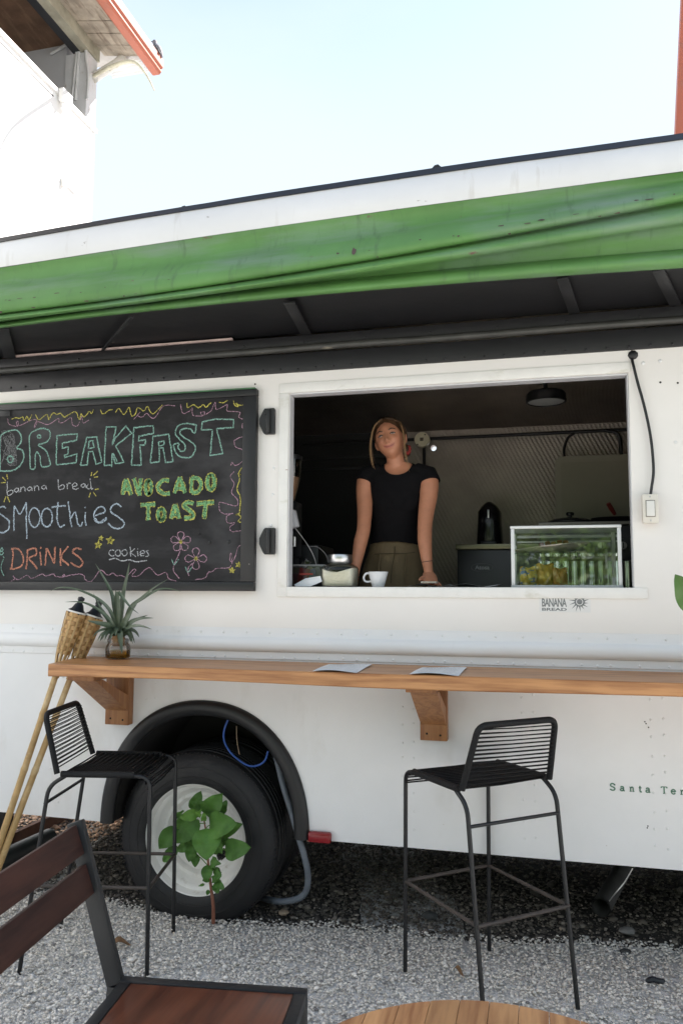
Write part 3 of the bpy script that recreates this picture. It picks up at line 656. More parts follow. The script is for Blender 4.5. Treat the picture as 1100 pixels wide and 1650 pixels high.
def chalk(name, m, strokes, w=2.2, conv=None, smooth=True, closed=False, label=None, lift=0., jit=.25):
    """strokes: point lists in picture pixels (after conv), width in pixels, laid on the board"""
    g = G()
    for st in strokes:
        pts = [conv(*p) if conv else p for p in st]
        if closed: pts = pts+[pts[0]]
        P = [V((x, y, 0)) for x, y in pts]
        if smooth and len(P) > 2: P = spline(P, 5)
        else:
            Q = []
            for a, b in zip(P[:-1], P[1:]):
                k = max(2, int((b-a).length/3)); Q += [a+(b-a)*i/k for i in range(k)]
            P = Q+[P[-1]]
        P = [p+V((random.gauss(0, jit), random.gauss(0, jit), 0)) for p in P]
        W = [w*.0031*random.uniform(.75, 1.2) for _ in P]
        ribbon(g, [at(p.x, p.y, BY-.0008-lift-LIFT[0]) for p in P], W, (0, -1, 0)); LIFT[0] += .000012
    return part(name, g, m, cb, 0, label=label, kind='stuff' if len(strokes) > 1 else None)
cA = lambda x, y: (x/5, 640+y/5)
cB = lambda x, y: (200+x/5, 640+y/5)
cC = lambda x, y: (x/5, 740+y/5)
cD = lambda x, y: (180+x/4.583, 740+y/4.583)
def ell(cx, cy, rx, ry, n=14, a0=0., a1=2*math.pi): return [(cx+rx*math.cos(a0+(a1-a0)*i/n), cy+ry*math.sin(a0+(a1-a0)*i/n)) for i in range(n+1)]
scr = [[(40+random.uniform(-40, 110)*.9, 270+random.uniform(0, 280)) for _ in range(6)] for _ in range(9)]
scr = [[(min(max(x, 12), 180 if y > 400 else 165), y) for x, y in s] for s in scr]
chalk('chalk_scribble', chalkmat('chalk_faint', (.22, .22, .225), .55), scr, 1.3, cA, jit=.5)
chalk('lettering', C_MINT, [[cA(*p) for p in s] for s in (
  [(5, 595), (3, 450), (6, 320), (60, 276), (130, 265), (168, 300), (172, 360), (140, 408), (185, 430), (192, 490), (160, 555), (95, 592), (0, 594)],)]+[[cA(*p) for p in ell(86, 500, 24, 26)]], 2.6)
chalk('lettering', C_MINT, [[cA(*p) for p in [(247, 578), (243, 440), (242, 310), (290, 266), (350, 252), (400, 272), (405, 322), (370, 365), (312, 386), (372, 432), (398, 500), (402, 552), (337, 556), (325, 480), (302, 442), (286, 475), (285, 570), (247, 578)]], [cA(*p) for p in ell(317, 318, 14, 13, 8)]], 2.3)
def poly(pts, w=2.3, m=C_MINT, c=cA): chalk('lettering', m, [[c(*p) for p in s] for s in pts], w, None, smooth=False)
poly([[(455, 540), (460, 310), (625, 295), (620, 345), (505, 370), (505, 412), (552, 400), (550, 458), (520, 465), (520, 487), (622, 455), (615, 528), (455, 545)]], 2.4)
poly([[(650, 548), (700, 325), (780, 320), (822, 525), (775, 540), (750, 435), (715, 440), (705, 545), (650, 548)], [(722, 355), (750, 350), (762, 405), (712, 412), (722, 355)]])
poly([[(840, 552), (858, 240), (938, 240), (905, 385), (932, 330), (1015, 232), (1062, 290), (935, 390), (1000, 525), (932, 535), (905, 450), (900, 562)], [(840, 552), (895, 545)], [(915, 452), (945, 520)]])
poly([[(60, 548), (80, 245), (235, 230), (238, 290), (120, 315), (118, 352), (176, 340), (165, 387), (130, 385), (140, 546), (60, 548)]], 2.4, c=cB)
poly([[(212, 528), (235, 315), (360, 298), (395, 520), (335, 525), (315, 405), (285, 410), (285, 520), (212, 528)], [(278, 360), (322, 352), (322, 385), (280, 390), (278, 360)]], c=cB)
chalk('lettering', C_MINT, [[cB(*p) for p in [(585, 225), (490, 211), (432, 235), (414, 290), (440, 332), (488, 378), (490, 420), (460, 436), (436, 405), (440, 370), (400, 386), (420, 450), (470, 486), (540, 480), (575, 420), (555, 370), (490, 330), (450, 290), (470, 258), (530, 254), (568, 290), (585, 225)]]], 2.3)
poly([[(622, 262), (630, 200), (740, 175), (882, 180), (880, 245), (745, 252), (795, 455), (695, 470), (712, 262), (622, 262)]], c=cB)
# banana bread
def a_(cx, cy, s=18): return [[(cx+s*.8, cy-s*.7), (cx, cy-s), (cx-s, cy), (cx, cy+s*.8), (cx+s*.8, cy-.1*s)], [(cx+s*.85, cy-s*.9), (cx+s*1.15, cy+s*.9)]]
def n_(x, y): return [[(x, y-20), (x+3, y+20)], [(x+3, y+2), (x+18, y-20), (x+34, y-12), (x+38, y+18)]]
ban = [[(62, 180), (62, 285), (95, 280), (108, 262), (90, 248), (64, 264)]]+a_(135, 250)+n_(168, 243)+a_(240, 240)+n_(278, 234)+a_(355, 228)
ban += [[(470, 165), (475, 240), (510, 238), (522, 218), (505, 205), (476, 222)], [(540, 195), (543, 240)], [(543, 218), (556, 192), (572, 196)], [(585, 222), (622, 212), (608, 190), (588, 205), (588, 232), (612, 244), (635, 232)]]+a_(672, 214)+[[(715, 200), (700, 222), (715, 240), (738, 228)], [(728, 155), (738, 238), (752, 234)]]
chalk('lettering', C_WHITE, ban, 1.5, cC)
chalk('chalk_ray', C_YEL, [[(22, 145), (50, 175)], [(10, 190), (45, 188)], [(35, 345), (50, 300)], [(62, 300), (80, 345)], [(58, 120), (64, 165)], [(735, 135), (742, 100)], [(750, 135), (790, 95)], [(757, 145), (792, 142)], [(765, 246), (800, 238)], [(720, 310), (730, 262)], [(752, 265), (778, 300)]], 1.7, cC)
smo = [[(50, 395), (30, 380), (5, 388), (-12, 420), (25, 455), (74, 500), (72, 560), (32, 590), (-5, 585)], [(115, 578), (114, 480), (118, 375)], [(118, 375), (165, 440), (215, 345)], [(215, 345), (216, 500), (218, 640)], ell(280, 470, 44, 78), ell(380, 470, 44, 74), [(470, 345), (462, 440), (466, 505), (490, 545), (525, 528)], [(415, 390), (470, 378), (535, 375)], [(550, 340), (565, 450), (580, 548)], [(575, 475), (603, 425), (620, 470), (628, 515), (650, 540), (670, 505)], [(690, 425), (688, 490), (697, 535)], [(686, 384), (690, 394)], [(768, 455), (845, 425), (838, 388), (795, 388), (757, 440), (770, 495), (820, 512), (865, 478)], [(765, 475), (800, 505), (860, 470)], [(980, 385), (940, 358), (900, 384), (896, 425), (960, 470), (1002, 510), (990, 545), (945, 560), (905, 545), (872, 515)]]
chalk('lettering', C_BLUE, smo, 2.5, cC)
dri = [[(108, 720), (104, 800), (95, 880)], [(92, 720), (150, 725), (190, 790), (178, 855), (130, 880), (80, 882)], [(225, 730), (220, 810), (214, 886)], [(225, 732), (285, 718), (292, 768), (235, 797), (270, 840), (305, 884)], [(325, 745), (335, 855)], [(328, 706), (333, 716)], [(378, 715), (366, 856)], [(380, 718), (440, 842)], [(440, 842), (446, 705)], [(488, 720), (490, 858)], [(550, 702), (495, 790), (558, 856)], [(658, 725), (612, 718), (590, 750), (650, 800), (668, 840), (630, 868), (572, 832)]]
chalk('lettering', C_ORG, dri, 2.9, cC)
coo = [ell(181, 891, 5, 5, 8, -.9, -5.4), ell(190.5, 891, 4.3, 5), ell(201, 890.5, 4.3, 5), [(210, 881), (211, 897)], [(218, 884), (211.5, 890), (219, 897)], [(222, 888), (223, 896)], [(222, 884), (222.3, 885)], [(226, 892), (233, 891), (231, 887), (227, 889), (227, 895), (233, 895)], [(240, 887), (236, 888), (239, 892), (240, 895), (235, 897)]]
chalk('lettering', C_WHITE, coo, 1.5); chalk('underline', C_WHITE, [[(176, 902), (186, 899.5), (197, 904), (208, 902), (220, 905), (237, 903)]], 1.8)
av = [[(84, 262), (95, 180), (108, 148)], [(108, 148), (128, 200), (145, 262)], [(98, 222), (132, 222)], [(165, 142), (185, 205), (205, 265)], [(205, 265), (212, 200), (216, 142)], ell(272, 208, 20, 50), [(424, 158), (380, 155), (340, 205), (378, 252), (428, 252)], [(464, 250), (485, 180), (505, 132)], [(505, 132), (525, 190), (542, 248)], [(480, 215), (530, 215)], [(590, 130), (590, 250)], [(590, 132), (645, 148), (660, 195), (640, 238), (592, 248)], ell(733, 170, 27, 55),
      [(214, 338), (325, 332)], [(272, 340), (270, 450)], ell(367, 408, 24, 42), [(440, 440), (455, 380), (468, 332)], [(468, 332), (485, 380), (498, 438)], [(450, 410), (490, 410)], [(604, 326), (560, 318), (536, 345), (590, 390), (600, 425), (535, 436)], [(628, 330), (690, 322), (756, 318)], [(694, 330), (684, 440)]]
chalk('lettering', C_YEL, av, 8.2, cD, jit=.15); chalk('lettering', C_GRN, av, 5.6, cD, lift=.0008, jit=.3)
def star(x, y, r, tilt=0.): return [(x+r*math.sin(tilt+k*4*math.pi/5), y-r*math.cos(tilt+k*4*math.pi/5)) for k in range(6)]
for x, y, r in ((163, 867, 4.5), (158.5, 878, 6.5), (178, 871, 7), (374, 919, 5), (384, 910, 4.5)): chalk('chalk_star', C_YEL, [star(x, y, r, random.uniform(-.2, .3))], 2.0, smooth=False)
def flower(cx, cy, r, n=5, a0=0.):
    out = []
    for k in range(n):
        a = a0+2*math.pi*k/n-math.pi/2; dx, dy = math.cos(a), math.sin(a)
        out.append([(cx, cy), (cx+dx*r*.7-dy*r*.33, cy+dy*r*.7+dx*r*.33), (cx+dx*r, cy+dy*r), (cx+dx*r*.7+dy*r*.33, cy+dy*r*.7-dx*r*.33), (cx, cy)])
    return out
for cx, cy, r, n, st in ((291.5, 873, 16.5, 5, [(293, 880), (287, 896), (281, 910), (280, 920), (289, 932)]), (315.8, 900, 17.5, 4, [(310, 908), (304, 914), (303, 922), (304.5, 928)])):
    chalk('chalk_flower', C_PINK, flower(cx, cy, r, n)+[st], 1.4); chalk('chalk_flower', C_YEL, [ell(cx, cy, 2.0, 2.0, 6), ell(cx, cy, .8, .8, 5)], 2.2); chalk('chalk_leaf', C_MINT, [[(st[2][0]-4, st[2][1]-9), st[2], (st[2][0]+7, st[2][1]-9)]], 1.4)
chalk('chalk_border', C_YEL, [[cA(*p) for p in s] for s in ([(95, 175), (130, 165), (160, 170), (185, 160), (195, 190), (220, 155), (235, 185), (260, 140)], [(290, 140), (315, 180), (380, 140), (395, 180), (430, 125), (460, 140), (490, 130), (520, 160), (550, 145), (610, 118), (640, 180), (655, 135), (680, 160), (720, 115), (740, 130), (755, 100)], [(810, 100), (830, 135), (880, 105), (910, 102)], [(930, 120), (960, 90), (1000, 140), (1040, 82), (1060, 145), (1090, 140), (1110, 85), (1160, 110), (1190, 75), (1230, 135), (1310, 60)])]
      +[[cB(*p) for p in s] for s in ([(505, 45), (515, 85), (560, 60), (600, 85), (640, 60), (660, 80), (705, 40)], [(765, 40), (800, 45), (835, 25)], [(880, 25), (890, 60), (920, 75), (900, 50), (935, 65), (975, 60), (985, 85), (960, 120), (985, 165)])]
      +[[cD(*p) for p in [(980, 40), (940, 95), (955, 115), (935, 105), (945, 150), (925, 220), (950, 280), (945, 390), (915, 410), (940, 410), (955, 430), (935, 460), (975, 470)]]], 1.6)
chalk('chalk_border', C_PINK, [[cA(*p) for p in [(60, 170), (80, 220), (140, 235), (150, 200), (135, 195), (150, 230), (270, 180), (300, 200), (280, 245), (300, 195), (390, 220), (470, 170), (480, 205), (520, 200), (575, 165), (585, 220), (630, 228), (660, 150), (670, 205), (720, 185)]]]
      +[[cB(*p) for p in s] for s in ([(80, 180), (130, 120), (115, 150), (150, 160), (185, 130), (240, 170), (320, 70), (410, 70)], [(455, 60), (475, 130), (530, 110), (550, 85), (555, 145), (630, 150), (650, 120), (615, 125), (640, 145), (700, 110), (735, 40), (745, 100), (830, 60), (830, 110), (930, 120), (925, 160), (980, 190), (950, 220), (965, 280)], [(970, 310), (890, 350), (900, 400), (960, 430), (965, 500), (900, 550), (870, 525), (860, 550)])]
      +[[cD(*p) for p in s] for s in ([(905, 90), (875, 130), (905, 180), (885, 245), (930, 300), (920, 345), (850, 330), (795, 320), (800, 380), (840, 405), (895, 400), (850, 420), (855, 470), (910, 470), (875, 500), (890, 535), (975, 522)], [(980, 630), (935, 650), (905, 740), (875, 750), (880, 690), (890, 740), (870, 800), (780, 805), (740, 830), (715, 835), (690, 875), (620, 890)], [(100, 880), (160, 815), (180, 820), (150, 860), (200, 860), (275, 800), (340, 855), (400, 835), (420, 880), (480, 900)])]
      +[[cC(*p) for p in [(75, 990), (120, 965), (110, 940), (150, 970), (220, 935), (260, 960), (340, 925), (370, 940), (430, 925), (455, 945), (520, 945), (520, 925), (510, 945), (600, 930), (650, 925), (680, 940), (690, 970), (740, 985), (810, 895), (870, 935), (910, 915), (940, 940), (975, 935), (1010, 950)]]], 1.25)
chalk('chalk_flower', C_MINT, [[cC(*p) for p in s] for s in ([(20, 712), (5, 735), (30, 752), (8, 772), (2, 745), (26, 735), (20, 712)], [(25, 780), (34, 800), (12, 850), (16, 900), (35, 940)])], 1.5)
g = G(); a, b = at(0, 939.5, BY-.0012), at(398, 938, BY-.0012); ribbon(g, [a, a.lerp(b, .5), b], .0022, (0, -1, 0)); part('pale_line', g, chalkmat('chalk_faint', (0, 0, 0)), cb, 0)

# ================================================================== COUNTER
ct = thing('wooden_counter', 'long brown timber counter shelf fixed along the side of the white truck', 'counter', (-.4, -.2, 1.16))
CZ = 1.222; CY = -.452
def topedge(x): return .004*math.sin(x*2.1+1)
g = G(); xs = np.linspace(-2.17, 2.3, 60); rows_ = []
for y, z in ((-.029, CZ-.054), (-.029, CZ-.002), (-.031, CZ), (CY+.004, CZ), (CY, CZ-.004), (CY, CZ-.05), (CY+.004, CZ-.054), (-.029, CZ-.054)):
    f = (y+.029)/(CY+.029); x0 = -2.245+f*.10
    rows_.append([(x0+(2.3-x0)*i/59, y-(topedge(xs[i])+.004 if f > .9 else 0), z+(.004*math.sin(xs[i]*3) if z < CZ-.045 and f > .9 else 0)) for i in range(60)])
g.grid(rows_); n0 = 60
for col in (0, 59): g.f.append(tuple(r*60+col for r in range(7))[::(1 if col else -1)])
part('tabletop', g, M_WOOD, ct, 25)
for bx0, bx1 in ((-2.094, -1.967), (-.532, -.412)):
    br = G(); br.box((bx0, -.050, .895), (bx1, -.0285 if False else -.002, CZ-.056), .003); b1 = part('bracket', br, M_WOODB, ct, 30)
    g = G(); w = bx1-bx0; g.prism([(bx0+.004, -.051, .965), (bx0+.004, -.051, 1.04), (bx0+.004, -.285, CZ-.082), (bx0+.004, -.345, CZ-.082)], (w-.008, 0, 0)); part('brace', g, M_WOODB, b1, 0)
    g = G(); g.box((bx0-.012, -.365, CZ-.081), (bx1-.006, -.051, CZ-.0555), .003); part('arm', g, M_WOODB, b1, 30)
    g = G()
    for dx, z in ((.03, .925), (w-.03, .92), (.035, .985), (w-.035, .985)): dome(g, (bx0+dx, -.0505 if z < .96 else -.075, z), .005, .002)
    part('screw', g, M_DARK, b1, 60, kind='stuff')
# printed menus lying on the counter
M_PRINT = M_INK
for quad, lab in ((((502, 1082), (530, 1069.5), (600, 1070.5), (572, 1085)), 'white printed menu sheet on the counter, the left one of two'), (((658, 1087), (680, 1074.5), (752, 1075.5), (738, 1089)), 'white printed menu sheet on the counter above the right-hand bracket')):
    A, B, C_, D = (gz(x, y, CZ+.003) for x, y in quad)
    for p in (A, D): p.y = max(p.y, CY+.006-.018)
    for p in (B, C_): p.y = min(p.y, -.09)
    pp = lambda u, v, lift=0.: (A*(1-u)+D*u)*(1-v)+(B*(1-u)+C_*u)*v + V((0, 0, lift+.006*(1-v)**6*math.sin(u*3)+.002*math.sin(u*5+v*4)))
    t = thing('menu_sheet', lab, 'menu', tuple((A+C_)/2), group='printed menus on the counter')
    g = G(); g.grid([[pp(u, v) for u in np.linspace(0, 1, 9)] for v in np.linspace(0, 1, 9)]); part('sheet', g, M_PAPER, t)
    g = G()
    for v, u0, u1, h in ((.90, .12, .38, .018), (.90, .42, .62, .018), (.92, .70, .90, .012), (.82, .1, .8, .008), (.74, .1, .5, .006), (.74, .58, .9, .006), (.66, .1, .45, .006), (.66, .58, .85, .006), (.56, .1, .48, .006), (.56, .58, .9, .006), (.46, .1, .42, .006), (.46, .58, .82, .006), (.36, .1, .46, .006), (.26, .1, .4, .006), (.36, .58, .9, .006)):
        k = u0
        while k < u1-.01:
            e = min(k+random.uniform(.03, .07), u1); g.grid([[pp(k, v, .0008), pp(e, v, .0008)], [pp(k, v+h, .0008), pp(e, v+h, .0008)]]); k = e+.012
    part('print', g, M_INK, t, 0, kind='stuff')

# ================================================================== BAR STOOLS
def tubebend(pts, r_, n=5):
    """round the inner corners of a polyline"""
    pts = [V(p) for p in pts]; out = [pts[0]]
    for a, b, c in zip(pts[:-2], pts[1:-1], pts[2:]):
        d1, d2 = (a-b), (c-b); k = min(r_, d1.length*.45, d2.length*.45); p, q = b+d1.normalized()*k, b+d2.normalized()*k
        out += [((1-t)**2)*p+2*(1-t)*t*b+t*t*q for t in np.linspace(0, 1, n)]
    return out+[pts[-1]]
def make_stool(label):
    st = thing('bar_stool', label, 'bar stool', (0, 0, 0), 0, 'black corded bar stools at the counter')
    W, D, H, HB, LB, RB, RF, SW, ZR = .42, .40, .80, .240, .060, .113, .015, .0, .351
    RT_ = .0088
    def P(u, v, z): return V((u, v, z))
    for s in (-1, 1):
        w = s*W/2
        g = G(); g.tube(tubebend([P(-D/2-RB, w, 0), P(-D/2-.022, w, H-.05), P(-D/2+.06, w, H)], .07, 6), RT_, 10); part('leg', g, M_STOOL, st, 60)
        g = G(); g.tube(tubebend([P(D/2+RF, w, 0), P(D/2+.005, w, H-.01), P(D/2-.09, w, H)], .05, 6), RT_, 10); part('leg', g, M_STOOL, st, 60)
        g = G(); g.tube([P(-D/2+.03, w, H), P(D/2-.06, w, H)], RT_+.0045, 10); part('seat_rail', g, M_CORD, st, 60)
    g = G(); tw_ = W/2-.028
    g.tube(tubebend([P(-D/2+.012, -W/2+.002, H), P(-D/2-LB, -tw_, H+HB), P(-D/2-LB, tw_, H+HB), P(-D/2+.012, W/2-.002, H)], .038, 8), RT_+.0035, 10); part('back_frame', g, M_CORD, st, 60)
    g = G(); g.tube([P(-D/2-.022-.012, -W/2, H-.12), P(-D/2-.022-.012, W/2, H-.12)], .007, 8); part('crossbar', g, M_STOOL, st, 60)
    k = 1-ZR/H
    c = [P(-D/2-.022-(RB-.022)*k-.004, -W/2, ZR), P(-D/2-.022-(RB-.022)*k-.004, W/2, ZR), P(D/2+.005+RF*k, W/2, ZR), P(D/2+.005+RF*k, -W/2, ZR)]
    for a, b in zip(c, c[1:]+c[:1]): g = G(); g.tube([a, b], .0075, 8); part('footrest', g, M_STOOLBAR, st, 60)
    g = G(); nn = 29                                            # cords across the seat, over both rails and down the front bend
    for i in range(nn):
        f = i/(nn-1); u = -D/2+.045+f*(D-.065); z = H+.009; 
        if f > .86: q = (f-.86)/.14; u = D/2-.085+.075*math.sin(q*1.35)+.012; z = H+.009-.065*(1-math.cos(q*1.35))
        e = random.uniform(-.002, .002); du = .006*(1 if i % 2 else -1)
        g.tube([P(u, -W/2-.008, z-.004), P(u+e, -W/4, z-.004), P(u+du*.5, 0, z-.006), P(u+du, W/2+.008, z-.004)], .0036, 5, caps=False)
        g.tube([P(u+du, W/2+.008, z-.012), P(u, 0, z-.018), P(u, -W/2-.008, z-.012)], .0034, 5, caps=False)
    part('seat_cord', g, M_CORD, st, 60, kind='stuff')
    g = G(); nb = 13
    for i in range(nb):
        f = (i+.5)/nb; z = H+.018+f*(HB-.035); u = -D/2+.012-(LB+.012)*(z-H)/HB; w = W/2-.002-(.026)*(z-H)/HB; dz = .010
        e = random.uniform(-.0015, .0015)
        g.tube([P(u+.010, -w, z), P(u+.010, 0, z+dz*.3+e), P(u+.010, w, z+dz)], .0027, 5, caps=False); g.tube([P(u-.010, w, z+dz), P(u-.010, 0, z+dz*.6), P(u-.010, -w, z+dz*.2)], .0020, 5, caps=False)
    part('back_cord', g, M_CORD, st, 60, kind='stuff')
    return st
st1 = make_stool('black corded bar stool in front of the truck wheel, its low back to the left')
st2 = copy_tree(st1); st2['label'] = 'black corded bar stool under the counter near the right-hand bracket, its back to the viewer'
def place(o, x, y, rz, z=0.): o.location = (x, y, z); o.rotation_euler = (0, 0, rz)
place(st1, -1.829, -.378, .204, -.012); place(st2, -.262, -.318, 2.285, .024)

# ================================================================== FOREGROUND CHAIR AND TABLE
SZ = .50
Bc, Fc = gz(186, 1580, SZ), gz(496, 1601, SZ)
u_ = (Fc-Bc); SD = u_.length; u_.normalize(); v_ = V((u_.y, -u_.x, 0)); SWD = .56
ch = thing('wooden_chair', 'dark brown slatted wooden chair on a black metal frame in the near left corner', 'chair', (Bc.x, Bc.y, 0))
Tp = at(122, 1324, Bc.y+.01); lean = (Tp-Bc)
for s in (0, 1):
    o_ = v_*(SWD*s)
    g = G(); g.beam(Bc+o_-lean*.02, Bc+o_+lean, .024, .046, u_, .003); part('post', g, M_CHAIRMETAL, ch, 30)
    g = G(); g.beam(Bc+o_-V((0, 0, .012)), V((Bc.x, Bc.y, 0))+o_-u_*.05, .026, .036, u_, .003); part('leg', g, M_CHAIRMETAL, ch, 30)
    g = G(); g.beam(Fc+o_-V((0, 0, .003))-u_*.0175+v_*(.013 if s == 0 else -.013), V((Fc.x, Fc.y, 0))+o_-u_*.0175+v_*(.013 if s == 0 else -.013), .026, .035, u_, .003); part('leg', g, M_CHAIRMETAL, ch, 30)
for f0_, f1_ in ((.985, .795), (.735, .545)):
    g = G(); a, b = Bc+lean*f0_, Bc+lean*f1_; h = (a-b).length; mid = (a+b)/2
    g.beam(mid+v_*.014, mid+v_*(SWD-.014), .020, h, lean.normalized(), .003); part('slat', g, M_CHAIRWOOD, ch, 30)
fr = .032
for a, b in ((Bc+u_*.024, Fc), (Bc+u_*.024+v_*SWD, Fc+v_*SWD)):
    sgn = 1 if a.y > Bc.y-.1 else -1
    g = G(); g.beam(a+v_*(fr/2*sgn), b+v_*(fr/2*sgn), fr, .03, (0, 0, 1), .003); part('seat_frame', g, M_CHAIRMETAL, ch, 30)
for a in (Bc+u_*(fr/2+.024), Fc-u_*(fr/2)):
    g = G(); g.beam(a+v_*(fr+.0005), a+v_*(SWD-fr-.0005), fr, .03, (0, 0, 1), .003); part('seat_frame', g, M_CHAIRMETAL, ch, 30)
g = G(); x0 = .024+fr+.001; a = Bc+u_*x0+v_*(SWD/2); b = Fc-u_*(fr+.001)+v_*(SWD/2); g.beam(a+V((0, 0, .001)), b+V((0, 0, .001)), SWD-2*fr-.002, .022, (0, 0, 1), .002); part('seat', g, M_SEATWOOD, ch, 30)

TC = V((-.085, -2.315, 0)); TR = .365; TZ = .752
tb = thing('round_table', 'round plank-topped wooden table, only its far edge showing in the foreground', 'table', TC)
npl = 13; pw = 2*TR/npl
for i in range(npl):
    x0, x1 = -TR+i*pw+.0006, -TR+(i+1)*pw-.0006; yy = lambda x: math.sqrt(max(TR*TR-x*x, 1e-6))
    xs = np.linspace(x0, x1, 6); pl = [(TC.x+x, TC.y+yy(x), TZ-.028) for x in xs]+[(TC.x+x, TC.y-yy(x), TZ-.028) for x in xs[::-1]]
    dz = random.uniform(-.0006, .0006)
    g = G(); g.prism(pl, (0, 0, .028+dz)); part('plank', g, M_TABLE, tb, 0)
g = G(); g.lathe([(.03, TZ-.03), (.03, .03)], (TC.x, TC.y, 0), (0, 0, 1), 20); part('column', g, M_CHAIRMETAL, tb)
g = G(); g.beam((TC.x-.25, TC.y, .02), (TC.x+.25, TC.y, .02), .05, .03); g.beam((TC.x, TC.y-.25, .021), (TC.x, TC.y+.25, .021), .05, .03); part('foot', g, M_CHAIRMETAL, tb, 30)
g = G(); g.beam((TC.x-.24, TC.y+.02, TZ-.041), (TC.x+.24, TC.y+.02, TZ-.041), .06, .022); part('batten', g, M_TABLE, tb, 30)

# ================================================================== TIKI TORCHES
for (tpx, tpy, tY), (bpx, bpy_), lab in (((129, 972, -.14), (-47, 1500), 'bamboo torch with woven basket head leaning on the truck, left of the pair'),
                                          ((157, 979, -.08), (-41, 1500), 'bamboo torch with woven basket head leaning on the truck, nearer the pineapple')):
    top, base = at(tpx, tpy, tY), gz(bpx, bpy_, .0)
    ax = (top-base).normalized(); L = (top-base).length
    t = thing('bamboo_torch', lab, 'torch', base, group='bamboo torches leaning on the truck')
    PT = lambda d: top-ax*d
    g = G(); pts, rs = [], []
    for k in range(60):
        d = .345+(L-.345)*k/59; node_ = ((d*1.0) % .27) < .012; pts.append(PT(d)); rs.append(.0145+.0025*(k/59)+(.0022 if node_ else 0))
    g.tube(pts, rs, 12); part('pole', g, M_BAMBOO, t, 60)
    u = ax.orthogonal().normalized(); w = ax.cross(u)
    rad = lambda d: .030+(.047-.030)*max(0, min(1, (.255-d)/.21))
    for k in range(9):
        a = 2*math.pi*k/9; g = G(); pl = []
        for d, r in ((.052, .0475), (.10, .045), (.18, .039), (.255, .031), (.32, .019), (.37, .0155)): pl.append(PT(d)+(u*math.cos(a)+w*math.sin(a))*(r+.0012))
        g.tube(spline(pl, 3), .0052, 6, squash=(u*math.cos(a)+w*math.sin(a), (.35, 1))); part('stave', g, M_BAMBOO, t, 60)
    g = G(); nb = 10
    for j in range(nb):
        d = .06+j*.0205
        ringp = [PT(d)+(u*math.cos(a)+w*math.sin(a))*(rad(d)+.0035*math.cos(a*4.5+j*math.pi)) for a in np.linspace(0, 2*math.pi, 73)[:-1]]
        n_ = len(ringp); lo = [p-ax*.0098 for p in ringp]; hi = [p+ax*.0098 for p in ringp]
        g.grid([lo+[lo[0]], hi+[hi[0]]])
    part('woven_basket', g, M_WEAVE, t, 60, kind='stuff')
    g = G(); g.lathe([(.012, -.105), (.040, -.085), (.042, -.058), (.046, -.05), (.046, -.042), (.030, -.03), (.020, -.006), (.013, .0), (.013, .012), (.017, .016), (.016, .028), (.010, .03), (0, .034)], top, ax, 20); part('canister', g, M_TORCHTOP, t, 40)
    g = G(); g.lathe([(.0455, -.0505), (.0485, -.049), (.0485, -.043), (.0465, -.0415)], top, ax, 24); part('rim_ring', g, M_PLASTICW, t, 40)

# ================================================================== PINEAPPLE TOP IN A JAR
JC = gz(190, 1062, CZ); JC.z = CZ
M_JAR = glass('jar_glass', (.985, .99, .985), .9)
jr = thing('glass_jar', 'small clear glass jar of amber water on the counter, holding a pineapple top', 'jar', JC)
g = G(); g.lathe([(.0, .003), (.050, .003), (.058, .010), (.060, .03), (.060, .055), (.055, .068), (.049, .076), (.049, .082), (.053, .084), (.053, .096), (.049, .097), (.047, .09), (.046, .078)], JC, (0, 0, 1), 36); part('body', g, M_JAR, jr, 50)
g = G(); g.lathe([(0, .006), (.049, .006), (.056, .012), (.0575, .030), (.0575, .042), (0, .0425)], JC, (0, 0, 1), 32); part('water', g, glass('amber_water', (.62, .42, .06), .6), jr, 50)
pn = thing('pineapple_plant', 'spiky green pineapple top sprouting from a small glass jar on the counter', 'plant', JC+V((0, 0, .05)))
g = G(); g.lathe([(0, .060), (.026, .062), (.034, .075), (.034, .098), (.02, .12)], JC, (0, 0, 1), 16); part('stump', g, mat('pineapple_stump', (.25, .13, .05), .7, 0, .4, 30.), pn, 60)
def strap(pts, w, name='leaf', m=M_PINE, parent=pn, channel=.25, taper=1.0):
    P = spline(pts, 4); n = len(P); rows = []
    for i, p in enumerate(P):
        t = i/(n-1); d = (P[min(i+1, n-1)]-P[max(i-1, 0)]).normalized()
        nrm = (CAM-p); nrm = V((nrm.x*.35, nrm.y*.35, .9)).normalized()
        s = d.cross(nrm)
        s = s.normalized() if s.length > .05 else V((1, 0, 0)); up = s.cross(d)
        ww = w*(.75+.5*t if t < .3 else (1-(t-.3)/.7)**.75*.9+.02)
        rows.append([p-s*ww/2+up*ww*channel, p-s*ww*.25+up*ww*channel*.2, p, p+s*ww*.25+up*ww*channel*.2, p+s*ww/2+up*ww*channel])
    g = G(); g.grid(rows); return part(name, g, m, parent, 60)
crown = JC+V((0, 0, .105))
def pleaf(px, w, y0, y1):
    n = len(px); pts = [crown+V((0, (y0+y1)/2*0+.0, 0))]
    for i, (x, y) in enumerate(px[::-1]): pts.append(at(x, y, JC.y+y0+(y1-y0)*(i+1)/n))
    strap(pts, w)
pleaf([(80, 953), (97, 947), (124, 950), (156, 964), (175, 981), (183, 998)], .020, -.02, -.05)
pleaf([(105, 970), (126, 970), (143, 974), (163, 986), (180, 1003)], .020, -.04, -.09)
pleaf([(154, 908), (168, 932), (180, 956), (185, 981)], .024, .0, .03)
pleaf([(209, 906), (205, 929), (199, 956), (196, 983)], .028, .0, .01)
pleaf([(187, 950), (188, 970), (191, 995)], .042, -.02, -.03)
pleaf([(271, 933), (246, 949), (229, 964), (215, 976), (205, 998)], .026, .0, -.03)
pleaf([(292, 953), (273, 949), (254, 951), (232, 964), (212, 978), (202, 1003)], .024, .01, .06)
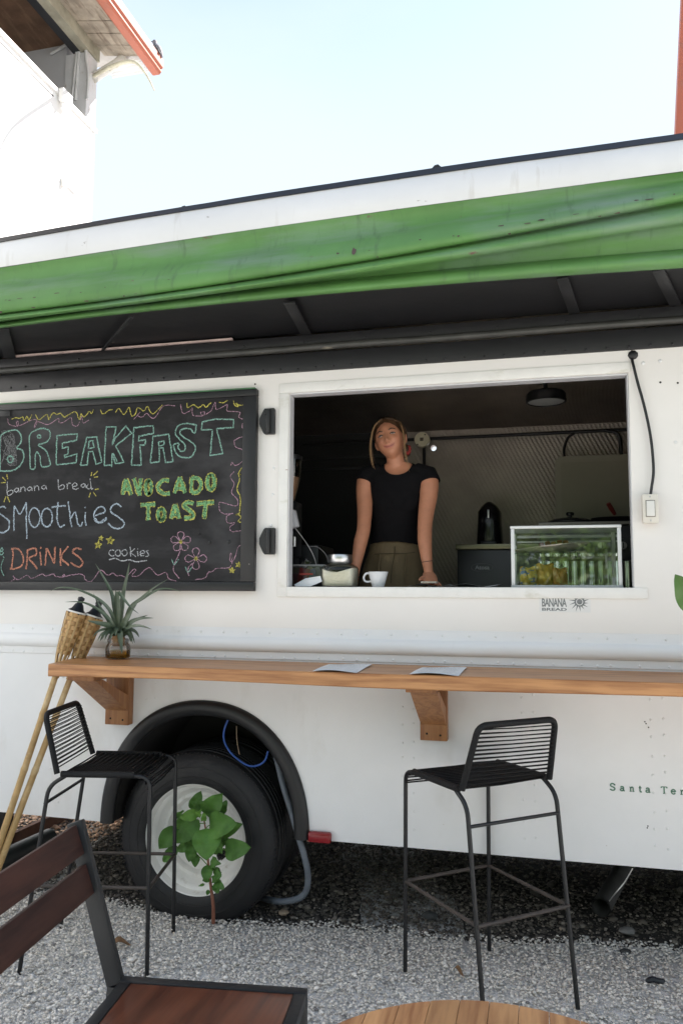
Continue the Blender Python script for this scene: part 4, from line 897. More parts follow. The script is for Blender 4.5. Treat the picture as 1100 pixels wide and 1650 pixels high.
pleaf([(224, 989), (212, 980), (200, 966), (190, 955), (191, 985)], .022, -.03, -.06)
pleaf([(248, 996), (229, 997), (212, 1004)], .030, -.02, -.06)
pleaf([(239, 991), (224, 997), (210, 1004)], .026, .02, .06)
pleaf([(245, 1014), (226, 1009), (208, 1012)], .026, -.03, -.09)
pleaf([(141, 1000), (160, 1005), (180, 1011)], .040, -.02, -.06)
pleaf([(151, 956), (160, 976), (172, 995)], .022, .02, .04)
pleaf([(158, 980), (170, 994), (182, 1008)], .026, .0, -.03)
pleaf([(197, 1054), (195, 1037), (193, 1020)], .034, -.055, -.07)
pleaf([(221, 973), (210, 988), (201, 1004)], .036, -.02, -.04)
for k in range(22):
    a = 2*math.pi*k/22+random.uniform(-.1, .1); L = random.uniform(.07, .12); d = V((math.cos(a), math.sin(a), 0)); z = random.uniform(.0, .035)
    b = JC+V((0, 0, .095+z)); strap([b+d*.015, b+d*L*.45+V((0, 0, .022)), b+d*L*.8+V((0, 0, .012)), b+d*L+V((0, 0, -.025+z*.4))], random.uniform(.018, .028))

# ================================================================== WEED IN FRONT OF THE WHEEL
wd = thing('weed_plant', 'young leafy green weed with a reddish stem growing in front of the white wheel rim', 'plant', at(344, 1477, .0))
W0 = at(344, 1477, .0); WY = -.035
c5 = lambda x, y: (230+x/5.5, 1250+y/5.5)
def wat(x, y, dy=0.): return at(*c5(x, y), WY+dy)
g = G(); g.tube(spline([V((W0.x, W0.y, W0.z-.03)), wat(625, 1150), wat(600, 950), wat(580, 760), wat(570, 560), wat(545, 400, .02)], 5), [.0095-.006*i/25 for i in range(26)], 8); part('stem', g, M_STEM, wd, 60)
def leaf(bx, by, tx, ty, wpx, dy0=0., dy1=-.04, m=M_LEAF, fold=.16, parent=wd, conv=wat, droop=.0):
    b, t = conv(bx, by, dy0), conv(tx, ty, dy1); ax = t-b; L = ax.length; ax.normalize(); view = (CAM-b).normalized()
    s = ax.cross(view).normalized(); nrm = s.cross(ax); w = wpx/5.5*.0033; rows = []
    for i in range(13):
        q = i/12; ww = w*math.sin(math.pi*min(1, q**.80))**.75*(1-.15*q) if 0 < q < 1 else .0015
        c = b+ax*(L*q)+nrm*(.10*L*math.sin(q*math.pi)-droop*q*q*L); wav = .006*math.sin(q*14+bx)
        rows.append([c+s*(ww/2*k)+nrm*(abs(k)*ww*fold+wav*abs(k)) + ax*(-abs(k)**1.5*.02*0) for k in (-1, -.66, -.33, 0, .33, .66, 1)])
    g = G(); g.grid(rows); o = part('leaf', g, m, parent, 80)
    g = G(); st = spline([conv(570, 560) if parent is wd else b, b, b+ax*.01], 3)
    return o
for a in ((560, 340, 712, 150, 175, .02, -.02), (440, 300, 520, 130, 110, .05, .04), (590, 440, 840, 425, 215, .0, -.05), (610, 520, 892, 425, 150, .03, .0), (565, 465, 565, 752, 235, -.03, -.09), (735, 660, 965, 635, 175, .0, -.05),
          (500, 390, 295, 600, 150, .0, -.05), (300, 450, 145, 648, 150, .01, -.02), (580, 500, 705, 690, 140, .02, .0), (690, 330, 745, 215, 80, .05, .04), (430, 600, 300, 665, 90, .0, -.02), (440, 620, 410, 765, 100, .0, -.03), (470, 690, 465, 812, 75, .0, -.02),
          (520, 560, 395, 640, 110, .02, .0), (600, 560, 660, 700, 120, .02, .01), (540, 300, 430, 200, 90, .05, .03), (650, 600, 770, 560, 90, .03, .02), (310, 620, 180, 765, 100, .02, .01), (330, 360, 300, 330, 110, .03, .02), (420, 340, 300, 470, 110, .02, .0)): leaf(*a)
for a in ((500, 330, 330, 375, 95, -.02, -.05), (480, 360, 520, 300, 60, -.03, -.05), (540, 400, 545, 320, 50, -.03, -.05), (640, 870, 700, 895, 85, -.01, -.03), (600, 760, 690, 780, 85, -.01, -.03), (575, 790, 560, 940, 95, -.01, -.03), (630, 840, 700, 860, 70, .0, -.01), (615, 920, 690, 905, 60, .0, -.02), (640, 940, 725, 1005, 75, .0, -.03), (640, 960, 670, 1045, 70, .0, -.02), (600, 900, 530, 930, 60, .0, -.02), (585, 1010, 570, 1060, 35, .0, -.01), (550, 960, 495, 978, 22, .0, -.02), (610, 830, 640, 760, 60, .0, -.02)): leaf(*a, m=M_LEAFY if a[0] < 560 else M_LEAF)
for px0, px1 in (((570, 600), (735, 660)), ((575, 620), (440, 610)), ((560, 470), (590, 440)), ((565, 520), (610, 520)), ((560, 420), (300, 450)), ((580, 800), (470, 690))):
    g = G(); g.tube([wat(*px0), wat((px0[0]+px1[0])/2, (px0[1]+px1[1])/2-8), wat(*px1)], .0022, 6); part('petiole', g, M_LEAFY, wd, 60)

# leaf of a plant that reaches in from the right
lp2 = thing('leafy_plant', 'plant at the right edge of the picture, one pointed green leaf in view', 'plant', (.78, -.45, 0))
g = G(); g.tube(spline([V((.80, -.45, 0)), V((.84, -.44, .6)), V((.76, -.43, 1.2)), V((.70, -.42, 1.7)), V((.74, -.42, 2.0))], 6), [.012-.0075*i/24 for i in range(25)], 8); part('stem', g, mat('green_stem', (.10, .16, .05), .6, 0, .2, 20.), lp2, 60)
cI = lambda x, y, dy=0.: at(x, y, -.42+dy)
M_BROAD = mat('broad_leaf', (.075, .155, .03), .42, 0, .25, 10., .1, 40., spec=.45)
for b, t, w in (((1128, 985), (1087, 926), 190), ((1150, 900), (1190, 820), 200), ((1150, 850), (1106, 780), 190), ((1160, 1010), (1210, 1060), 190), ((1150, 760), (1185, 690), 170)):
    leaf(*b, *t, w, m=M_BROAD, parent=lp2, conv=cI)

# ================================================================== SWITCH, CABLE, STICKER
sw = thing('light_switch', 'off-white rocker switch in a surface box on the truck beside the serving window', 'switch', at(1047, 843, 0))
a, b = at(1033, 797, -.03), at(1060, 843, -.03)
g = G(); g.box((a.x+.002, -.036, b.z+.002), (b.x-.002, -.001, a.z-.002), .004); part('box', g, mat('switch_box', (.62, .57, .49), .5, 0, .1, 20.), sw, 30)
g = G(); g.box((a.x, -.043, b.z), (b.x, -.0365, a.z), .003); pl_ = part('plate', g, mat('switch_plate', (.72, .68, .60), .4, 0, .06, 20.), sw, 30)
cx, cz = (a.x+b.x)/2, (a.z+b.z)/2
g = G(); g.box((cx-.019, -.0445, cz-.036), (cx+.019, -.0432, cz+.036)); part('rocker_frame', g, mat('switch_gap', (.22, .2, .17), .6), pl_, 0)
g = G(); g.box((cx-.0165, -.050, cz-.033), (cx+.0165, -.0448, cz+.033), .002, Matrix.Rotation(.06, 3, 'X')); part('rocker', g, M_PLASTICW, pl_, 30)
for dz in (-.051, .051): g = G(); dome(g, (cx, -.0432, cz+dz), .0042, .002); part('screw', g, M_STEEL, pl_, 60)
cb_ = [at(x, y, -.02) for x, y in ((1017, 571), (1020, 590), (1027, 618), (1036, 650), (1045, 690), (1050, 725), (1052, 760), (1049, 785), (1047, 800))]
cb_[0].y = .005; cb_[-1].y = -.02
g = G(); g.tube(spline(cb_, 6), .0062, 8); solo('power_cable', g, M_BLACKPL, 'black cable running down the truck side to the light switch', 'cable')
g = G(); dome(g, at(1019, 572, 0), .022, .012, 9)
part('cable_gland', g, M_BLACK, truck)
stk = thing('sticker', 'pale sticker printed BANANA BREAD with a grey sun, under the serving window', 'sticker', at(910, 975, -.001))
M_STK = mat('sticker_film', (.74, .735, .72), .5, 0, .04, 30.); M_STKINK = mat('sticker_ink', (.20, .215, .215), .6, 0, .25, 90.)
a, b = at(868, 961, -.0012), at(951, 987, -.0012)
g = G(); g.box((a.x, -.0014, b.z), (b.x, -.0003, a.z)); part('film', g, M_STK, stk, 0)
a, b = at(872.5, 977.5, -.0018), at(912.5, 977.5, -.0018); W_ = b.x-a.x
def fit_text(body, a, width, height, bold, name, parent, m, ex=(1, 0, 0), sp=1.):
    g = text_geo(body, 1.0, (0, 0, 0), (1, 0, 0), (0, 0, 1), bold, 1., sp); xs = [v[0] for v in g.v]; zs = [v[2] for v in g.v]
    sx, sz = width/(max(xs)-min(xs)), height/(max(zs)-min(zs)); g.v = [(a.x+(x-min(xs))*sx, a.y+y, a.z+(z-min(zs))*sz) for x, y, z in g.v]
    return part(name, g, m, parent, 0, kind='stuff')
hz = at(872, 964, -.0018).z-a.z
fit_text('BANANA', a, W_, hz, .03, 'lettering', stk, M_STKINK, sp=.92)
a2 = at(872.5, 984, -.0018); fit_text('BREAD', a2, W_, at(872, 979.3, -.0018).z-a2.z, .035, 'lettering', stk, M_STKINK)
sc_ = at(933, 969.7, -.0018); g = G(); r0 = .0215
nb = 14
for k in range(nb):
    an = 2*math.pi*k/nb+.18; L = .046 if math.cos(an) < -.3 else (.038 if k % 2 else .042); h = .17
    g.add([sc_+V((math.cos(an-h)*r0*.9, 0, math.sin(an-h)*r0*.9)), sc_+V((math.cos(an+.12)*L, 0, math.sin(an+.12)*L)), sc_+V((math.cos(an+h)*r0*.9, 0, math.sin(an+h)*r0*.9))], [(0, 1, 2)])
def annulus(g, c, r1, r2, n=28):
    g.add([c+V((math.cos(t)*r, 0, math.sin(t)*r)) for r in (r1, r2) for t in np.linspace(0, 2*math.pi, n+1)[:-1]], [(i, (i+1) % n, n+(i+1) % n, n+i) for i in range(n)])
annulus(g, sc_, .0150, r0); annulus(g, sc_, .0004, .0118)
part('sun_emblem', g, M_STKINK, stk, 0, kind='stuff')

# ================================================================== BELOW THE TRUCK
hz_ = [(432, 1300, .10), (450, 1330, .08), (478, 1345, .03), (489, 1375, .05), (496, 1410, .08), (492, 1438, .10), (474, 1450, .12), (446, 1452, .16), (420, 1446, .30)]
hp = [at(444, 1215, .16), at(456, 1265, .12), at(470, 1310, .09), at(480, 1345, .06)]+[at(x, y, Y) for x, y, Y in hz_[3:]]
for p in hp: p.z = max(p.z, .018)
g = G(); g.tube(spline(hp, 6), .015, 10); solo('grey_conduit', g, M_CONDUIT, 'grey flexible conduit looping from the wheel arch down to the gravel', 'conduit')
g = G(); g.tube(spline([at(x, y, .03) for x, y in ((368, 1158), (361, 1178), (362, 1196), (372, 1213), (388, 1227), (402, 1234), (416, 1233), (427, 1225), (432, 1210))], 6), .0048, 8); solo('blue_cable', g, M_BLUE, 'thin blue cable looping out of the wheel arch', 'cable')
g = G(); g.tube(spline([at(x, y, .04) for x, y in ((381, 1170), (382, 1195), (386, 1216))], 4), .0022, 6); solo('thin_wire', g, mat('bare_wire', (.28, .2, .13), .6), 'thin brown wire hanging in the wheel arch', 'wire')
pp_ = [gz(968, 1462, .05), gz(1000, 1405, .05)]
g = G(); d = (pp_[1]-pp_[0]).normalized(); a, b = pp_[0], pp_[0]+d*.6
g.tube([a, b], .045, 18, caps=False); g.tube([b, a], .038, 18, caps=False); n_ = 18
solo('drain_pipe', g, mat('grey_pvc', (.10, .097, .092), .85, 0, .3, 10.), 'short grey plastic pipe lying in the shade under the truck', 'pipe')
g = G(); g.tube(spline([at(1018, 1400, .0), at(1005, 1422, .10), at(990, 1440, .16), gz(978, 1456, .005)], 5), .0026, 6); solo('white_string', g, M_PLASTICW, 'thin white string hanging below the truck skirt', 'string')
def leaflet(name, px, py, size, m, lab, cat, rz=0.):
    c = gz(px, py, .022); c.z = float(ground_z(c.x, c.y))+.020; R = Matrix.Rotation(rz, 3, 'Z'); rows = []
    for i in range(7):
        q = i/6; w = size*.5*math.sin(math.pi*q)**.8+.001
        rows.append([c+R @ V(((q-.5)*size*1.6, k*w, abs(k)*w*.6+.012*math.sin(q*5))) for k in (-1, -.4, .2, 1)])
    g = G(); g.grid(rows); solo(name, g, m, lab, cat)
M_DEAD = mat('dead_leaf', (.22, .12, .055), .8, 0, .4, 40.)
leaflet('dead_leaf', 196, 1524, .055, M_DEAD, 'curled brown dead leaf on the gravel behind the wooden chair', 'dead leaf', .7)
leaflet('dead_leaf', 738, 1571, .028, M_DEAD, 'small brown dead leaf on the gravel between the legs of the right-hand stool', 'dead leaf', -.3)
leaflet('dead_leaf', 470, 1630, .03, M_DEAD, 'small brown dead leaf on the gravel beside the round table', 'dead leaf', 1.2)
c = gz(1055, 1582, .03); g = G(); g.tube(spline([c+V((-.035, -.006, 0)), c+V((-.01, .004, .006)), c+V((.012, .002, .004)), c+V((.035, .010, .002))], 3), [.006, .010, .011, .012, .012, .012, .012, .011, .010, .007], 8); solo('charred_stick', g, M_TORCHTOP, 'short black charred stick on the gravel at the lower right', 'stick')
for px, py, s, lab, nm in ((1010, 1501, .030, 'flat grey stone at the edge of the dark soil, right of the right-hand stool', 'stone'), (692, 1476, .032, 'dark stone under the truck behind the left leg of the right-hand stool', 'stone'), (457, 1471, .022, 'pale brown stone beside the tyre and the conduit', 'stone'), (1008, 1535, .022, 'dark flat stone on the light gravel, above the charred stick', 'stone')):
    c = gz(px, py, .01); bm = bmesh.new(); bmesh.ops.create_icosphere(bm, subdivisions=2, radius=1)
    for v in bm.verts: v.co = V((v.co.x*s*1.25, v.co.y*s, v.co.z*s*.55))*(1+.25*noise.noise(v.co*1.3+V((px, 0, 0)))) + V((c.x, c.y, .012))
    bm.verts.index_update(); g = G(); g.add([v.co.copy() for v in bm.verts], [[v.index for v in f.verts] for f in bm.faces]); bm.free()
    solo(nm, g, mat('stone_'+('brown' if px == 457 else 'dark' if px in (692, 1008) else 'grey'), {457: (.33, .25, .18), 692: (.06, .06, .058), 1008: (.055, .055, .055)}.get(px, (.22, .21, .2)), .85, 0, .3, 30., .3, 60.), lab, 'stone')
# left end, under the truck
a, b = gz(-30, 1402, .07), gz(62, 1360, .07)
g = G(); d = (b-a).normalized(); g.tube([a, b+d*.1], .060, 18); solo('dark_pipe', g, mat('dark_green_pipe', (.030, .036, .034), .5, 0, .2, 10.), 'thick dark pipe lying on the ground below the left end of the truck', 'pipe')
a, b = gz(20, 1352, .03), gz(92, 1318, .03)
g = G(); g.beam(a, b+(b-a)*.5, .03, .07); solo('edging_board', g, mat('rusty_board', (.12, .055, .03), .8, 0, .4, 12.), 'rusty brown edging board on the gravel beyond the left end of the truck', 'board')
c = gz(2, 1372, 0); g = G(); g.box((c.x-.25, c.y-.04, -.02), (c.x+.045, c.y+.05, .34), .01); solo('support_block', g, mat('black_block', (.014, .013, .013), .8), 'black support block standing under the left end of the truck', 'block')

# ================================================================== PERSON BEHIND THE COUNTER
pers = thing('person', 'smiling woman in black top and olive trousers leaning on the window counter', 'person', (-.78, .60, .82))
def remesh(g, voxel, it=3, fac=.5):
    """fuse overlapping shapes into one continuous skin"""
    me = bpy.data.meshes.new('tmp'); me.from_pydata([tuple(v) for v in g.v], [], g.f); me.update()
    o = bpy.data.objects.new('tmp', me); COL.objects.link(o)
    m = o.modifiers.new('r', 'REMESH'); m.mode = 'VOXEL'; m.voxel_size = voxel; m.adaptivity = 0
    s = o.modifiers.new('s', 'SMOOTH'); s.iterations = it; s.factor = fac
    dg = bpy.context.evaluated_depsgraph_get(); out = bpy.data.meshes.new_from_object(o.evaluated_get(dg))
    bpy.data.objects.remove(o); bpy.data.meshes.remove(me); return out
def loft(g, rings, n=28):
    """rings: (centre, half width, half depth, forward lean of the ring normal) stacked upwards, superelliptic"""
    vs = []
    for c, a, b, *ex in rings:
        e = 2/(ex[0] if ex else 2.3)
        for k in range(n):
            t = 2*math.pi*k/n; vs.append(V(c)+V((a*math.copysign(abs(math.cos(t))**e, math.cos(t)), b*math.copysign(abs(math.sin(t))**e, math.sin(t)), 0)))
    m = len(rings); fs = [(i*n+k, i*n+(k+1) % n, (i+1)*n+(k+1) % n, (i+1)*n+k) for i in range(m-1) for k in range(n)]
    fs += [tuple(range(n))[::-1], tuple((m-1)*n+k for k in range(n))]; return g.add(vs, fs)
# head, modelled in its own frame: x to the picture's right, -y forward, z up
HC = at(628.5, 708.5, .485)
HR = Matrix.Rotation(math.radians(-5), 3, 'Z') @ Matrix.Rotation(math.radians(-9.5), 3, 'Y') @ Matrix.Rotation(math.radians(-7), 3, 'X')
HR = Matrix.Rotation(math.radians(-2), 3, 'Z') @ Matrix.Rotation(math.radians(-13), 3, 'Y') @ Matrix.Rotation(math.radians(-6), 3, 'X')
HS = .97
hl = lambda x, y, z: HC + HR @ (V((x, y, z))*HS)
def headpt(th, ph):
    x, y, z = math.sin(ph)*math.cos(th), math.sin(ph)*math.sin(th), math.cos(ph)
    px, py, pz = x*.082, y*.096, z*.117
    if y > 0: py *= 1.02; 
    if pz < .01:
        q = min(1, (.01-pz)/.125); px *= 1-.30*q**1.7
        if y < 0: py = py*(1-.05*q)-.004*q
        else: py *= 1-.50*q
    if y < 0: py *= (1-.10*max(0, 1-abs(pz-.03)/.10))          # flatter face
    f = max(0, -y)
    def bump(cx, cz, sx, sz): return math.exp(-((px-cx)/sx)**2-((pz-cz)/sz)**2)
    if y < .25:
        d = .023*bump(0, -.034, .0125, .013)+.015*bump(0, -.018, .0085, .016)+.008*bump(0, .004, .008, .016)+.005*(bump(.013, -.038, .007, .007)+bump(-.013, -.038, .007, .007))
        d += .0055*(bump(.030, .026, .018, .008)+bump(-.030, .026, .018, .008))+.004*bump(0, .05, .03, .025)
        d -= .0095*(bump(.034, .006, .015, .0095)+bump(-.034, .006, .015, .0095))
        d += .0035*(bump(.034, .004, .011, .006)+bump(-.034, .004, .011, .006))
        d += .008*(bump(.042, -.026, .017, .016)+bump(-.042, -.026, .017, .016))
        d += .0070*bump(0, -.0585, .019, .0048)+.0075*bump(0, -.0705, .016, .0052)-.0048*bump(0, -.0640, .025, .0020)-.0030*(bump(.028, -.059, .006, .005)+bump(-.028, -.059, .006, .005))
        d -= .0045*bump(0, -.081, .018, .005)+.0015*bump(0, -.049, .006, .008)
        d += .0095*bump(0, -.098, .019, .013)
        py -= d*f**.4
    return px, py, pz
body = G(); NT, NP = 96, 72; vs, fs = [], []
for i in range(NP+1):
    for k in range(NT): vs.append(hl(*headpt(2*math.pi*k/NT, math.pi*i/NP)))
for i in range(NP):
    for k in range(NT): fs.append((i*NT+k, (i+1)*NT+k, (i+1)*NT+(k+1) % NT, i*NT+(k+1) % NT))
body.add(vs, fs)
for s in (-1, 1):                                                  # ears
    body.ball(hl(s*.081, .012, -.008), 1, 12, 10, (.010, .019, .030), HR @ Matrix.Rotation(s*.35, 3, 'Z')); body.ball(hl(s*.078, .006, -.032), .010, 10, 8)
SH = lambda px, py, hw, dep, Y, ex=2.3: (at(px, py, Y), hw/303., dep, ex)
neck0, neck1 = at(640, 762, .53), hl(.002, .022, -.085)
body.tube([neck0-V((0, -.01, .05)), neck0, neck0.lerp(neck1, .5), neck1, hl(0, .02, -.03)], [.064, .052, .047, .047, .05], 20)
RT_RINGS = [SH(632, 975, 51, .115, .64), SH(632, 945, 52, .115, .63), SH(633, 915, 46, .105, .62), SH(635, 885, 37.5, .088, .605), SH(636, 868, 35.5, .082, .595), SH(637, 845, 36.5, .082, .58), SH(638, 820, 39, .090, .56), SH(639, 797, 41, .098, .545),
            SH(640, 780, 44, .090, .535), SH(641, 768, 47, .076, .53), SH(641, 760, 43, .062, .53, 2.0), SH(641, 752, 30, .052, .53, 2.0), SH(641, 746, 19, .046, .53, 2.0)]
loft(body, RT_RINGS, 36)
ARM = {-1: [(592, 768, .53, .052), (588, 782, .515, .049), (587, 800, .50, .0445), (587.5, 820, .475, .041), (586.5, 842, .44, .037), (585, 856, .415, .036), (581, 872, .39, .0365), (577, 893, .355, .031), (573.5, 912, .325, .0245), (571, 926, .30, .0225)],
       1: [(689, 768, .53, .054), (691, 782, .515, .051), (690, 800, .50, .0475), (687, 820, .475, .0435), (684.5, 842, .44, .039), (684, 856, .415, .0375), (684, 872, .39, .037), (686, 893, .355, .031), (688.5, 912, .325, .0245), (690.5, 924, .30, .0225)]}
for s in (-1, 1):
    P = spline([at(x, y, Y) for x, y, Y, r in ARM[s]], 3); R_ = np.interp(np.linspace(0, len(ARM[s])-1, len(P)), range(len(ARM[s])), [a[3] for a in ARM[s]])
    body.tube([at(641+s*30, 762, .53)]+P, [.045]+list(R_), 18)
    W = P[-1]; kn = V((W.x+s*.020, W.y-.060, 1.592)); back = (kn-W)
    # palm resting on the counter, fingers forward and out
    out = V((s*.42, -.9, 0)).normalized(); side = V((out.y, -out.x, 0))*(-s)    # side points to the little finger
    pc = W.lerp(kn, .6)
    body.tube([W, W.lerp(kn, .45), kn], [.022, .027, .024], 14, squash=(side, (1.45, .62)))
    for j, (off, L, r) in enumerate(((-.030, .066, .0090), (-.010, .076, .0093), (.011, .071, .0090), (.031, .054, .0080))):
        b0_ = kn+side*off*.95-out*.015; d = (out+side*off*4.5).normalized()
        body.tube([b0_-d*.012, b0_+d*L*.35+V((0, 0, .004)), b0_+d*L*.72+V((0, 0, -.004)), b0_+d*L+V((0, 0, -.011))], [r*1.1, r, r*.92, r*.7], 8)
        body.ball(b0_+d*L+V((0, 0, -.011)), r*.7, 8, 6)
    tb0 = W.lerp(kn, .35)-side*.024; td = (out*.75-side*.75).normalized()
    body.tube([tb0, tb0+td*.026+V((0, 0, -.006)), tb0+td*.052+V((0, 0, -.014))], [.0135, .0115, .0085], 8); body.ball(tb0+td*.052+V((0, 0, -.014)), .0085, 8, 6)
me = remesh(body, .0042, 3, .5); nv = len(me.vertices)
co = np.empty(nv*3, np.float32); me.vertices.foreach_get('co', co); co = co.reshape(-1, 3)
inv = np.array(HR.transposed()); loc = (co-np.array(HC))@inv.T/HS
skin = np.tile(np.array([.51, .222, .128]), (nv, 1))
def blend(c, w):
    global skin
    skin = skin*(1-w[:, None])+np.array(c)[None]*w[:, None]
X_, Y_, Z_ = loc.T; front = (Y_ < -.03)
gs = lambda cx, cz, sx, sz: np.exp(-((X_-cx)/sx)**4-((Z_-cz)/sz)**4)*front
smile = -.0645+.011*(X_/.029)**2
blend((.50, .20, .13), .45*(np.exp(-((np.abs(X_)-.042)/.016)**2-((Z_+.028)/.015)**2)*front))
blend((.44, .125, .10), .85*np.exp(-((Z_-smile)/.0080)**4-(X_/.029)**6)*front)
blend((.16, .045, .035), .9*np.exp(-((Z_-smile)/.0022)**2-(X_/.034)**6)*front)
blend((.40, .19, .115), .5*np.exp(-((np.abs(X_)-.031)/.016)**2-((Z_-.008)/.010)**2)*front)
blend((.20, .08, .05), .7*(np.exp(-((np.abs(X_)-.0075)/.0035)**2-((Z_+.0455)/.003)**2)*front))
ca = me.color_attributes.new('tone', 'FLOAT_COLOR', 'POINT'); ca.data.foreach_set('color', np.concatenate([skin, np.ones((nv, 1))], 1).reshape(-1).astype(np.float32))
iv = rootinv(pers); me.transform(iv); smooth_all(me)
bo = finish('body', me, M_SKIN, pers)
# eyes, lashes, brows
for s in (-1, 1):
    g = G(); g.ball(hl(s*.0345, -.0755, .0040), .0118, 14, 10, (1.12, .9, .27), HR); part('eye', g, mat('eye_white', (.42, .36, .32), .2, 0, .03, 9.), pers, 80)
    g = G(); g.ball(hl(s*.0350, -.0842, .0038), .0048, 12, 8, (1, .5, .68), HR); part('iris', g, mat('iris_dark', (.045, .03, .02), .15), pers, 80)
    g = G(); g.tube(spline([hl(s*.020, -.0842, .0032), hl(s*.028, -.0880, .0068), hl(s*.037, -.0870, .0072), hl(s*.050, -.0780, .0028)], 4), [.0010]+[.0022]*11+[.0012], 6); part('eyelash', g, mat('lash_dark', (.03, .017, .012), .6), pers, 80)
    g = G(); g.tube(spline([hl(s*.018, -.0900, .0235), hl(s*.030, -.0912, .0290), hl(s*.043, -.0845, .0295), hl(s*.054, -.0740, .0235)], 4), [.0022]+[.0028]*6+[.0022]*5+[.001], 6); part('eyebrow', g, M_HAIR, pers, 80)
# hair: swept-back cap with parting, loose strands, low bun with a red tie
def hairline(th):      # angle from the front (-y) -> lowest kept height
    a = abs(((th+math.pi/2+math.pi) % (2*math.pi))-math.pi)
    return np.interp(a, [0, .35, .7, 1.0, 1.25, 1.5, 1.8, 2.4, 3.2], [.078, .070, .052, .020, -.004, .000, -.030, -.065, -.075])
g = G(); rows_ = []
for k in range(73):
    th = 2*math.pi*k/72; zmin = hairline(th); row = []
    for i in range(25):
        t = i/24; zt = .117; z = zmin+(zt-zmin)*math.sin(t*math.pi/2)
        ph = math.acos(max(-1, min(1, z/.117))); x, y, z2 = headpt(th, ph); q = V((x, y, z2)); n_ = V((x/.082**2, y/.096**2, z2/.117**2)).normalized()
        thick = (.003+.010*min(1, t*3))*(1+.22*math.sin(th*17+z*40))
        row.append(hl(*(q+n_*thick)))
    rows_.append(row)
g.grid(rows_); part('hair', g, M_HAIR, pers, 80)
g = G(); rng = random.Random(3)
for k in range(70):                                               # combed-back hairs over the cap
    s = -1 if k % 2 else 1; a0 = rng.uniform(.0, .95)
    pts = []
    for t in np.linspace(0, 1, 7):
        th = -math.pi/2+s*(a0+(2.5-a0)*t); zz = .098-.02*a0+.012*math.sin(t*3)-.13*t**1.3+rng.uniform(-.002, .002)
        zz = max(zz, hairline(th)+.004) if t < .5 else zz
        ph = math.acos(max(-1, min(1, zz/.117))); x, y, z2 = headpt(th, ph); n_ = V((x/.082**2, y/.096**2, z2/.117**2)).normalized()
        pts.append(hl(*(V((x, y, z2))+n_*(.012+.003*math.sin(t*4+k)))))
    g.tube(spline(pts, 3), [.0012]+[.0024]*17+[.0016], 5)
part('hair_combed', g, M_HAIR, pers, 80, kind='stuff')
def strand(px, n=9, spread=.006, m=M_HAIRB, rad=.0013):
    g = G(); rng = random.Random(len(px)*7+int(px[0][0]))
    for k in range(n):
        o1 = V((rng.gauss(0, 1), rng.gauss(0, 1), 0))*spread; L = rng.uniform(.75, 1.0)
        P = [at(x, y, Y)+o1*(.3+.9*i/(len(px)-1)) for i, (x, y, Y) in enumerate(px)]; P = spline(P, 5); P = P[:max(6, int(len(P)*L))]
        g.tube(P, [rad]*(len(P)-3)+[rad*.8, rad*.5, rad*.2], 5)
    part('loose_strand', g, m, pers, 80, kind='stuff')
strand([(613, 677, .44), (604, 685, .42), (599, 700, .41), (596.5, 720, .405), (598, 738, .40), (602, 752, .395), (608, 764, .39)], 6, .005, rad=.0011)
strand([(619, 676, .44), (604, 686, .425), (597.5, 705, .42), (597, 725, .42), (601, 742, .415), (606, 750, .41)], 5, .006, M_HAIR)
strand([(644, 679, .44), (648.5, 694, .42), (650.5, 712, .41), (652, 730, .405), (655, 748, .40), (659, 770, .395)], 7, .005, rad=.0011)
strand([(642, 678, .435), (650, 694, .43), (652, 712, .425), (651, 730, .42), (651, 744, .415)], 7, .006, M_HAIR)
bn = hl(.045, .088, -.055)
g = G(); g.ball(bn, .040, 16, 12, (1, .9, 1)); part('hair_bun', g, M_HAIR, pers, 80)
g = G(); c0 = at(657, 725, .545); pts = [c0+V((.009*math.cos(a), .010*math.sin(a), .021*math.sin(a))) for a in np.linspace(0, 2*math.pi, 25)[:-1]]
g.tube(pts, [.0085+.0022*math.sin(i*2.1) for i in range(24)], 8, closed=True); part('hair_tie', g, mat('red_scrunchie', (.30, .035, .03), .8, 0, .3, 60.), pers, 80)
g = G(); e = hl(.076, .004, -.040); g.lathe([(.0, -.003), (.0045, 0), (.0, .003)], e, (0, 0, 1), 8); part('earring', g, M_CHROME, pers, 60)
# black top
top_ = G(); ex_ = .010
rr_ = [(at(635.5, 882, .595), 36.5/303.+.014, .104, 2.3)]+[(c, a+ex_+(.006 if i == 0 else 0), b+ex_+(.012 if i == 0 else 0), e) for i, (c, a, b, e) in enumerate(RT_RINGS[4:])]; loft(top_, [SHq for SHq in rr_], 36)
for s in (-1, 1):
    top_.ball(at(638+s*15, 806, .497), .066, 16, 12, (1.15, .72, 1.15))
    P = [at(x, y, Y) for x, y, Y, r in ARM[s][:3]]; P = [at(641+s*26, 760, .53), P[0], P[1].lerp(P[0], .15)+V((s*.004, 0, .006))]
    top_.tube(P, [.052, .061, .060], 20)
top_.ball(at(637, 806, .505), .085, 20, 14, (1.1, .72, .85))
ms = remesh(top_, .0045, 9, .6)
bm = bmesh.new(); bm.from_mesh(ms); nb_ = at(640, 746, .47); hemz = at(636, 877.5, .56).z
kill = []
for v in bm.verts:
    d = v.co-nb_
    if (d.x/.073)**2+((d.z)/.066)**2+(max(0, d.y-.02)/.11)**2 < 1: kill.append(v)
    elif v.co.z < hemz+.010*math.cos((v.co.x+.77)*14): kill.append(v)
bmesh.ops.delete(bm, geom=kill, context='VERTS'); 
for _ in range(12):
    mv = {}
    for v in bm.verts:
        nb2 = [e.other_vert(v).co for e in v.link_edges if e.is_boundary]
        if len(nb2) == 2: mv[v] = v.co*.4+(nb2[0]+nb2[1])*.3
    for v, c in mv.items(): v.co = c
bm.to_mesh(ms); bm.free()
